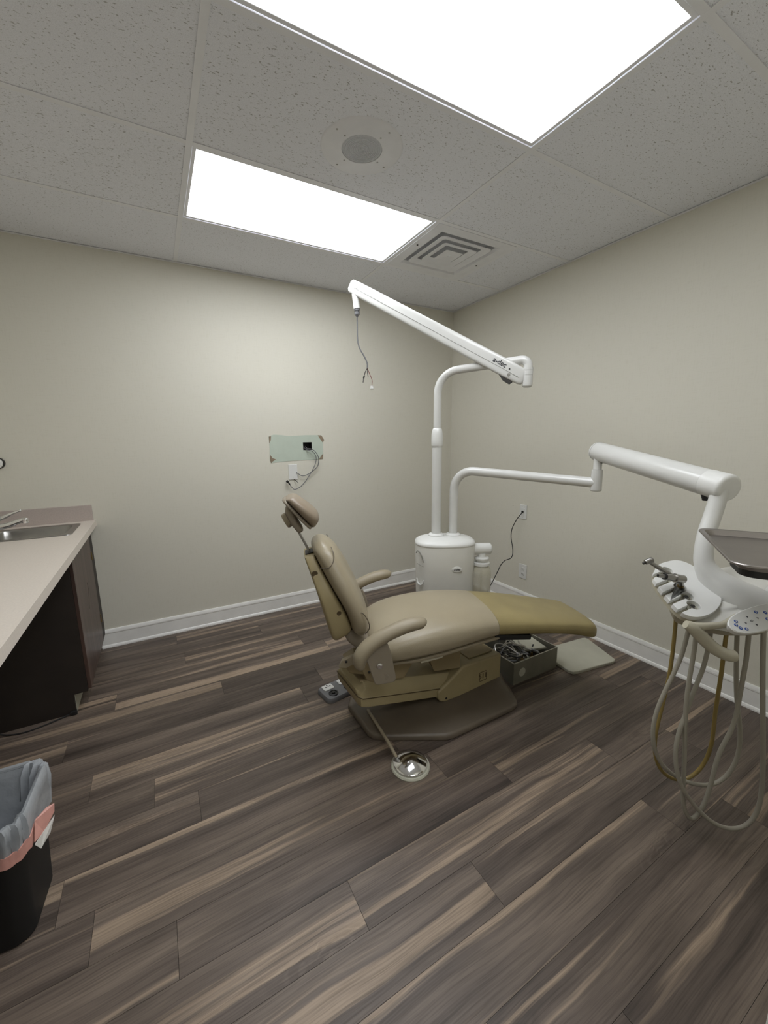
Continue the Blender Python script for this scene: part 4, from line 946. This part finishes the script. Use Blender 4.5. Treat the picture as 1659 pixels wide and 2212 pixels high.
bm = BM(); tube(bm, [e0_, e0_ - Z * .03 + rv * .012, e0_ - Z * .07 + rv * .028, e0_ - Z * .105 + rv * .026], .0018, 6, 4); obj('wire', bm, 'red_wire', ld, label='thin red wire')
bm = BM(); tube(bm, [e0_, e0_ - Z * .02 - rv * .012, e0_ - Z * .05 - rv * .022, e0_ - Z * .085 - rv * .028], .0022, 6, 4); rtube(bm, e0_ - Z * .045 - rv * .020, e0_ - Z * .060 - rv * .024, .005, seg=8); obj('wire', bm, 'black', ld, label='thin black wire')
bm = BM(); tube(bm, [e0_, e0_ - Z * .025 + rv * .0, e0_ - Z * .05 + rv * .004], .002, 6, 4); obj('wire', bm, 'black', ld)
pw = e0_ - Z * .105 + rv * .026
bm = BM(); loft(bm, [sring(pw - Z * z, rv, fw, .008, .006, 5, 12) for z in (0, .008)]); loft(bm, [sring(pw - Z * z, rv, fw, .010, .007, 5, 12) for z in (.009, .018)]); obj('plug', bm, 'bright_white', ld)

# ================================================================== DELIVERY ARM
t = thing('delivery_arm', 'white instrument delivery arm reaching from the cabinet over to the right', 'instrument arm', (PB.x, PB.y, .79))
bm = BM(); lathe(bm, [(.043, .7925), (.046, .794), (.046, .800), (.040, .806), (.028, .809)], (PB.x, PB.y, 0), 32); obj('collar', bm, 'bright_white', t, smooth=35)
EL = Vector((-0.647, -1.948, 1.161)); 
dd = (EL - (PB + Z * 1.192)).normalized()
b1 = arc(PB + Z * 1.075, Z, dd, .12, 10)
bm = BM(); tube(bm, [PB + Z * .800, PB + Z * .95] + b1 + [EL], .0255, 24); obj('lower_arm', bm, 'white_metal', t, smooth=40)
bm = BM(); rtube(bm, EL - Z * .042, EL + Z * .066, .0265, .0255, 24, round_a=.25); rtube(bm, EL + Z * .067, EL + Z * .125, .0195, seg=20); obj('elbow', bm, 'white_metal', t, smooth=40)
bm = BM(); rtube(bm, EL + Vector((.005, -.032, .098)), EL + Vector((.005, -.032, .125)), .015, .02, 12); obj('elbow_gap', bm, 'dark', t)
FA = Vector((-0.612, -1.905, 1.318)); FB = Vector((-0.892, -2.568, 1.213)); fdir = (FB - FA).normalized()
bm = BM(); rtube(bm, FA, FB - fdir * .075, .046, .0465, 40, round_a=.55); fx = obj('flex_arm', bm, 'white_metal', t, smooth=40)
bm = BM(); rtube(bm, FB - fdir * .0735, FB + fdir * .008, .0475, .0475, 40, round_b=.28); obj('end_cap', bm, 'bright_white', t, smooth=40)
bm = BM(); rtube(bm, FA + fdir * .028, FA + fdir * .0293, .0463, seg=40); obj('cap_seam', bm, 'grey_line', t)
# panel frame
PN = Vector((-.177, -.374, .91)).normalized(); PC = Vector((-1.07, -2.562, .896))
PAa = Vector((.796, .489, .356)); PAa = (PAa - PN * PAa.dot(PN)).normalized(); PBb = PAa.cross(PN).normalized()
def pp3(a, b, n=0.0): return PC + PAa * a + PBb * b + PN * n
bm = BM()
tube(bm, [(-0.893, -2.548, 1.215), (-0.905, -2.548, 1.165), (-0.925, -2.547, 1.11), (-0.950, -2.548, 1.06), (-0.972, -2.555, 1.01), (-0.982, -2.566, .965), (-0.978, -2.590, .925), (-.968, -2.625, .893), (-.955, -2.66, .868), (-.94, -2.70, .845)], [.0255, .0255, .0255, .0255, .0262, .029, .038, .050, .060, .066], 28, 5)
obj('down_tube', bm, 'white_metal', t, smooth=50)
bm = BM(); c_ = Vector((-.885, -2.515, 1.178)); rtube(bm, c_ + Vector((.006, .012, .004)), c_ + Vector((.006, .012, -.016)), .014, .008, 10); obj('tube_gap', bm, 'black', t)
# control head body: tilted housing
body = [(.150, .005), (.165, .030), (.192, .109), (.215, .19), (.215, .27), (.16, .30), (.059, .29), (-.04, .235), (-.095, .150), (-.118, .090), (-.125, .03), (-.118, -.015), (-.10, -.035), (.02, -.055), (.10, -.04), (.140, -.02)]
def insetab(poly, d, c=(.05, .11)):
    out = []
    for x, y in poly:
        v = Vector((x - c[0], y - c[1])); L = v.length; v *= (L - d) / L; out.append((c[0] + v.x, c[1] + v.y))
    return out
def smooth_poly(poly, n=3):
    P_ = [Vector((a, b, 0)) for a, b in poly]; N_ = len(P_); out = []
    for i_ in range(N_):
        a, b, c, d = P_[i_ - 1], P_[i_], P_[(i_ + 1) % N_], P_[(i_ + 2) % N_]
        for k in range(n):
            t_ = k / n; v = 0.5 * ((2 * b) + (c - a) * t_ + (2 * a - 5 * b + 4 * c - d) * t_ * t_ + (3 * b - a - 3 * c + d) * t_ ** 3); out.append((v.x, v.y))
    return out
body = smooth_poly(body, 3)
bm = BM(); loft(bm, [[pp3(a, b, z) for a, b in insetab(body, d_)] for d_, z in ((.055, -.082), (.030, -.078), (.012, -.062), (.003, -.036), (.001, -.035))]); obj('head_base', bm, 'cream', t, smooth=45)
rise = lambda b_: .036 * min(1, max(0, (b_ - .085) / .10)) ** 1.5
bm = BM(); loft(bm, [[pp3(a, b, z + (rise(b) if z > -.03 else 0)) for a, b in insetab(body, d_)] for d_, z in ((.002, -.034), (.0, -.032), (.002, -.026), (.010, -.021), (.030, -.0185), (.07, -.018))]); obj('head_cover', bm, 'white_plastic', t, smooth=45)
# holder panel with slots and wells
outl = [(0.139, -0.029), (0.102, -0.067), (0.08, -0.080), (0.039, -0.094), (0.0, -0.096), (-0.041, -0.082), (-0.091, -0.056), (-0.122, -0.035), (-0.135, -0.014), (-0.128, 0.017), (-0.093, 0.054), (-0.043, 0.083), (-0.0, 0.094), (0.046, 0.087), (0.096, 0.067), (0.123, 0.045), (0.142, 0.024), (0.149, -0.002)]
outl = smooth_poly(outl, 4)
wells = [(.066, -.052), (.030, -.036), (-.005, -.020), (-.040, -.004), (-.077, .010)]
import mathutils
sd = Vector((-.77, -.64)).normalized(); sw = .0060; wr = .0188
def build_panel_poly():
    """outline with a keyhole slot and round well cut in from the edge for every holder"""
    P_ = [Vector(p) for p in outl]; n = len(P_)
    def hit(o, d):
        best = None
        for i_ in range(n):
            a, b = P_[i_], P_[(i_ + 1) % n]; e = b - a; den = d.x * e.y - d.y * e.x
            if abs(den) < 1e-12: continue
            w0 = a - o; tt = (w0.x * e.y - w0.y * e.x) / den; ss = (w0.x * d.y - w0.y * d.x) / den
            if tt > 0 and 0 <= ss < 1 and (best is None or tt < best[0]): best = (tt, i_, ss)
        return best
    cuts = []
    pd = Vector((-sd.y, sd.x))
    for wc in wells:
        c = Vector(wc)
        h1 = hit(c + pd * sw, sd); h2 = hit(c - pd * sw, sd)
        cuts.append((c, h1, h2))
    items = []
    for c, h1, h2 in cuts:
        k1, k2 = h1[1] + h1[2], h2[1] + h2[2]
        p1, p2 = c + pd * sw + sd * h1[0], c - pd * sw + sd * h2[0]
        if k1 > k2: k1, k2, p1, p2, s_ = k2, k1, p2, p1, -1
        else: s_ = 1
        # arc around the well from side s_ to -s_
        a0 = math.asin(sw / wr); loop = []
        base = math.atan2(sd.y, sd.x)
        for j in range(15):
            an = a0 + (2 * math.pi - 2 * a0) * j / 14
            an = base + (an if s_ > 0 else -an)
            loop.append(c + Vector((math.cos(an), math.sin(an))) * wr)
        items.append((k1, k2, [p1] + loop + [p2]))
    items.sort(key=lambda x: x[0]); out = []; i_ = 0
    for k1, k2, lp in items:
        while i_ <= k1: out.append(P_[i_]); i_ += 1
        out += lp
        while i_ <= k2: i_ += 1
    while i_ < n: out.append(P_[i_]); i_ += 1
    return out
pp_ = build_panel_poly()
bm = BM(); prism(bm, [pp3(p.x, p.y, .0) for p in pp_], -PN * .016)
obj('holder_panel', bm, 'bright_white', t, bevel=.0025, bseg=2, smooth=40)
bm = BM(); prism(bm, [pp3(p[0] * .97, p[1] * .95, -.016) for p in outl], -PN * .014); obj('panel_tray', bm, 'cream', t, smooth=40)
for i_, wc in enumerate(wells):
    bm = BM(); lathe(bm, [(.0183, -.0155), (.0183, -.0115), (.0150, -.0115), (.0140, -.0152)], pp3(wc[0], wc[1], 0), 20, axis=PN)
    h_ = obj('holder', bm, 'lightgrey', t, smooth=40)
    if i_ >= 3:
        bm = BM(); rtube(bm, pp3(wc[0], wc[1], -.014), pp3(wc[0] + .001, wc[1], -.006), .0090, .0090, 4); 
        obj('valve_block', bm, 'gun', h_)
        bm = BM(); lathe(bm, [(.0066, -.0065), (.0066, -.0048), (.001, -.0048)], pp3(wc[0], wc[1], 0), 16, axis=PN); obj('bore', bm, 'black', h_)
# handle under the head
bm = BM(); tube(bm, [(-1.213, -2.628, .832), (-1.198, -2.640, .822), (-1.172, -2.658, .792), (-1.145, -2.680, .760), (-1.118, -2.703, .742), (-1.100, -2.716, .738)], [.012, .0175, .0185, .0182, .0180, .0165], 22, 4)
obj('handle', bm, 'cream', t, smooth=45)
bm = BM(); tube(bm, [(-1.200, -2.640, .826), (-1.16, -2.66, .826), (-1.10, -2.68, .825), (-1.04, -2.69, .835)], [.013, .0105, .0095, .014], 16, 4); obj('handle_bracket', bm, 'cream', t, smooth=45)
# key pad
KC = Vector((-1.148, -2.772, .872)); kn = Vector((-.25, -.50, .83)).normalized()
ka = Vector((.055, .005, 0)); ka = (Vector((-1.049, -2.757, .9)) - Vector((-1.222, -2.732, .876))); 
ka = Vector((.80, -.32, .30)); ka = (ka - kn * ka.dot(kn)).normalized(); kb = kn.cross(ka).normalized()
def kr(w_, h, n_): return sring(KC + ka * .028 + kb * .017 + kn * n_, ka, kb, w_ + .029, h - .010, 2.4, 36)
bm = BM(); loft(bm, [kr(.050, .026, -.034), kr(.070, .036, -.024), kr(.078, .042, -.010), kr(.080, .044, -.003), kr(.078, .042, .0)]); kp = obj('keypad', bm, 'bright_white', t, smooth=45)
random.seed(5)
for (a, b) in ((-.0500, .0285), (-.0600, .0200), (-.0560, .0090), (-.0430, .0020), (.0318, .0345), (.0560, .0250), (.0420, .0080), (.0800, .0200), (.0760, .0060), (.0640, -.0030)):
    bm = BM(); lathe(bm, [(.0048, 0), (.0046, .0012), (.001, .0012)], KC + ka * a + kb * b, 16, axis=kn); bt = obj('button', bm, 'blue', kp, label='round blue button')
    bm = BM(); d_ = Vector(ka); c0 = KC + ka * a + kb * b + kn * .0013; an = random.random() * 6; v1 = ka * math.cos(an) + kb * math.sin(an); v2 = kn.cross(v1)
    prism(bm, [c0 + v1 * .0030, c0 - v1 * .002 + v2 * .0022, c0 - v1 * .002 - v2 * .0022], kn * .0003); obj('button_mark', bm, 'label_white', bt)
for (a, b) in ((-.0060, .0303), (-.0279, .0162), (.0188, .0182), (-.0034, .0037)):
    bm = BM(); c0 = KC + ka * a + kb * b; prism(bm, [c0 + ka * .003, c0 - ka * .002 + kb * .003, c0 - ka * .002 - kb * .003], kn * .0006); obj('arrow_mark', bm, 'ink', kp)
text('keypad_symbol', '+/-', .009, 'ink', KC + ka * -.006 + kb * .0165 + kn * .0004, ka, kb, kp, depth=.0003)
bm = BM(); rtube(bm, KC - kn * .02 + ka * .02, pp3(-.02, .2, -.04), .016, seg=14); obj('keypad_stem', bm, 'cream', t, smooth=40)
# hoses
hoses = {
 'hose_y': [(-1.056, -2.533, 0.85), (-1.054, -2.538, 0.676), (-1.058, -2.541, 0.58), (-1.073, -2.537, 0.474), (-1.088, -2.534, 0.391), (-1.097, -2.534, 0.329), (-1.097, -2.538, 0.266), (-1.084, -2.55, 0.212), (-1.057, -2.571, 0.179), (-1.03, -2.591, 0.169), (-1.001, -2.612, 0.175), (-0.976, -2.631, 0.212), (-0.96, -2.644, 0.265), (-0.957, -2.651, 0.333), (-0.966, -2.65, 0.401), (-0.976, -2.65, 0.467), (-0.979, -2.653, 0.531), (-0.985, -2.655, 0.614), (-0.993, -2.655, 0.676), (-1.0, -2.656, 0.82)],
 'a': [(-1.055, -2.579, 0.84), (-1.061, -2.577, 0.724), (-1.071, -2.572, 0.65), (-1.089, -2.563, 0.594), (-1.112, -2.551, 0.521), (-1.132, -2.541, 0.447), (-1.136, -2.54, 0.38), (-1.127, -2.546, 0.308), (-1.103, -2.561, 0.251), (-1.069, -2.581, 0.211), (-1.03, -2.604, 0.18), (-0.989, -2.628, 0.163), (-0.949, -2.652, 0.158), (-0.917, -2.671, 0.168), (-0.889, -2.687, 0.204), (-0.874, -2.697, 0.258), (-0.873, -2.699, 0.32), (-0.88, -2.696, 0.376), (-0.894, -2.689, 0.44), (-0.91, -2.681, 0.503), (-0.926, -2.673, 0.586), (-0.949, -2.661, 0.82)],
 'b': [(-1.079, -2.605, 0.83), (-1.083, -2.61, 0.719), (-1.087, -2.61, 0.658), (-1.09, -2.609, 0.604), (-1.093, -2.609, 0.525), (-1.089, -2.613, 0.445), (-1.082, -2.618, 0.363), (-1.075, -2.623, 0.279), (-1.073, -2.626, 0.216), (-1.071, -2.629, 0.151), (-1.064, -2.634, 0.108), (-1.048, -2.644, 0.069), (-1.036, -2.653, 0.065), (-1.02, -2.663, 0.084), (-1.005, -2.673, 0.143), (-0.999, -2.678, 0.223), (-0.999, -2.679, 0.288), (-0.994, -2.684, 0.34), (-0.985, -2.69, 0.382), (-0.969, -2.7, 0.424), (-0.965, -2.704, 0.482), (-0.968, -2.704, 0.558), (-0.971, -2.704, 0.617), (-0.966, -2.708, 0.687), (-0.973, -2.70, 0.82)],
 'c': [(-1.019, -2.622, 0.83), (-1.023, -2.625, 0.689), (-1.034, -2.624, 0.633), (-1.054, -2.617, 0.573), (-1.072, -2.612, 0.52), (-1.084, -2.611, 0.462), (-1.103, -2.605, 0.416), (-1.113, -2.604, 0.358), (-1.111, -2.61, 0.294), (-1.102, -2.62, 0.238), (-1.094, -2.63, 0.208), (-1.075, -2.645, 0.168), (-1.042, -2.669, 0.12), (-1.006, -2.694, 0.075), (-0.97, -2.719, 0.055), (-0.936, -2.743, 0.055), (-0.912, -2.762, 0.075), (-0.898, -2.775, 0.123), (-0.898, -2.78, 0.175), (-0.91, -2.778, 0.264), (-0.928, -2.773, 0.371), (-0.952, -2.764, 0.493), (-0.982, -2.753, 0.648), (-1.009, -2.742, 0.84)],
}
for k, P_ in hoses.items():
    P2 = [Vector(P_[0])] + [(Vector(P_[i_ - 1]) + Vector(P_[i_]) * 2 + Vector(P_[i_ + 1])) / 4 for i_ in range(1, len(P_) - 1)] + [Vector(P_[-1])]
    bm = BM(); tube(bm, P2, .0062 if k == 'hose_y' else .0068, 12, 4); obj('hose', bm, 'hose_y' if k == 'hose_y' else 'hose', t, smooth=60, label='yellowed instrument hose' if k == 'hose_y' else None)

# handpieces parked in the holders
t = thing('handpiece', 'slim metal dental handpiece with angled head, pointing up left from the holder panel', 'dental handpiece', pp3(.03, -.036, 0))
h0 = Vector((-1.103, -2.540, .928)); h1 = Vector((-1.192, -2.497, .990))
hd_ = (h1 - h0).normalized()
bm = BM(); tube(bm, [h0 - hd_ * .02, h0 + (h1 - h0) * .3, h0 + (h1 - h0) * .7, h1], [.0085, .0080, .0068, .0060], 16); obj('handpiece_body', bm, 'gun', t, smooth=40)
bm = BM(); hx = rv * .75 + Z * .35; rtube(bm, h1 - rv * .012 - Z * .004, h1 + rv * .012 + Z * .006, .0085, .0095, 16, round_a=.3, round_b=.3); obj('handpiece_head', bm, 'steel', t, smooth=40)
bm = BM(); rtube(bm, h1 - rv * .012 - Z * .004, h1 - rv * .018 - Z * .008, .0045, .004, 10); obj('chuck', bm, 'dark', t)
t = thing('suction_valve', 'thick metal suction valve lying across the handpiece on the holder panel', 'suction tip', pp3(.0, -.02, 0))
v0 = Vector((-1.098, -2.562, .931)); v1 = Vector((-1.186, -2.526, .949)); vd = (v1 - v0).normalized()
bm = BM(); rtube(bm, v0, v0 + vd * .030, .0135, .0135, 20, round_a=.3); rtube(bm, v0 + vd * .030, v0 + vd * .036, .0145, .0145, 20); rtube(bm, v0 + vd * .036, v0 + vd * .070, .0105, .0095, 20); obj('valve_body', bm, 'gun', t, smooth=40)
bm = BM(); rtube(bm, v0 + vd * .070, v0 + vd * .075, .0105, .0105, 16); obj('seal_ring', bm, 'black', t, smooth=40)
bm = BM(); rtube(bm, v0 + vd * .075, v0 + vd * .097, .0070, .0060, 16); obj('nozzle', bm, 'gun', t, smooth=40)
bm = BM(); rtube(bm, v0 + vd * .0968, v0 + vd * .0974, .0045, seg=12); obj('bore', bm, 'black', t)
bm = BM(); g1 = pp3(-.003, -.020, -.008); rtube(bm, v0 + vd * .012, v0 + (g1 - v0) * .6, .0085, .0080, 14); obj('valve_stem', bm, 'gun', t, smooth=40)
bm = BM(); rtube(bm, v0 + (g1 - v0) * .6, g1, .0092, .0105, 14); obj('hose_fitting', bm, 'brass', t, smooth=40)

# instrument tray on its holder
e1t = Vector((-.85, -.53, 0)).normalized(); e2t = Vector((.53, -.85, 0)).normalized(); TA = Vector((-1.085, -2.580, 1.098))
t = thing('instrument_tray', 'shallow satin metal instrument tray at the right edge above the control head', 'tray', TA + e1t * .21 + e2t * .15)
LT, WT = .405, .24
def tr(x0, x1, y0, y1, r_, z, n_=7):
    out = []
    for cx, cy, s in ((x1 - r_, y1 - r_, 0), (x0 + r_, y1 - r_, 90), (x0 + r_, y0 + r_, 180), (x1 - r_, y0 + r_, 270)):
        for k in range(n_):
            a = math.radians(s + 90 * k / (n_ - 1)); out.append(TA + e1t * (cx + r_ * math.cos(a)) + e2t * (cy + r_ * math.sin(a)) + Z * z)
    return out
bm = BM()
loft(bm, [tr(.014, LT - .014, .014, WT - .014, .03, -.013), tr(.005, LT - .005, .005, WT - .005, .03, .002), tr(-.004, LT + .004, -.004, WT + .004, .034, .003), tr(-.006, LT + .006, -.006, WT + .006, .035, 0.0), tr(-.006, LT + .006, -.006, WT + .006, .035, .0035), tr(-.004, LT + .004, -.004, WT + .004, .034, .0055), tr(.006, LT - .006, .006, WT - .006, .03, .0045), tr(.016, LT - .016, .016, WT - .016, .03, -.010)])
obj('tray_pan', bm, 'tray_metal', t, smooth=35)
bm = BM(); loft(bm, [tr(.25, LT - .03, .02, WT - .03, .03, z) for z in (-.034, -.0135)]); obj('tray_holder', bm, 'black', t, bevel=.003, label='black tray holder plate')
bm = BM(); tube(bm, [TA + e1t * .30 + e2t * .16 - Z * .03, TA + e1t * .26 + e2t * .16 - Z * .10, pp3(.06, .22, .06), pp3(.06, .22, .02)], .014, 14, 5); obj('tray_post', bm, 'white_metal', t, smooth=45)

# ================================================================== WATER BOTTLE
bx = Vector((-0.838, -1.362, 0))
t = thing('water_bottle', 'milky plastic water bottle hanging under a white arm beside the cabinet', 'bottle', (bx.x, bx.y, .45))
ba = cc + e1 * .14; 
bm = BM(); rtube(bm, Vector((-0.905, -1.318, .708)), Vector((-0.775, -1.378, .706)), .0365, .0365, 32, round_b=.5); obj('bottle_arm', bm, 'bright_white', t, smooth=40)
bm = BM(); lathe(bm, [(.022, .682), (.024, .660), (.044, .655), (.045, .648), (.043, .642), (.034, .636), (.034, .630), (.049, .626), (.051, .618), (.050, .608), (.046, .604)], (bx.x, bx.y, 0), 36); obj('bottle_cap', bm, 'bright_white', t, smooth=35)
bm = BM(); lathe(bm, [(.040, .605), (.046, .598), (.056, .580), (.0595, .555), (.060, .48), (.060, .40), (.058, .385), (.050, .377), (.02, .375)], (bx.x, bx.y, 0), 40); obj('bottle_shell', bm, 'bottle', t, smooth=40)
bm = BM(); rtube(bm, (bx.x, bx.y, .62), (bx.x, bx.y, .39), .004, seg=10); obj('pickup_tube', bm, 'lightgrey', t)
bm = BM(); loft(bm, [sring(Vector((-.830, -1.372, z)), e1, e2, .050, .040, 4, 24) for z in (0.0, .372)]); obj('bottle_ledge', bm, 'cream', t, smooth=40)
# arm that carries the cabinet from the chair base
bm = BM(); loft(bm, [[Vector(p) for p in ((-1.16, -1.46, z), (-1.02, -1.46, z), (-.99, -1.385, z), (-1.13, -1.375, z))] for z in (.035, .10)]); obj('cabinet_bracket', bm, 'plate', chair, bevel=.006)
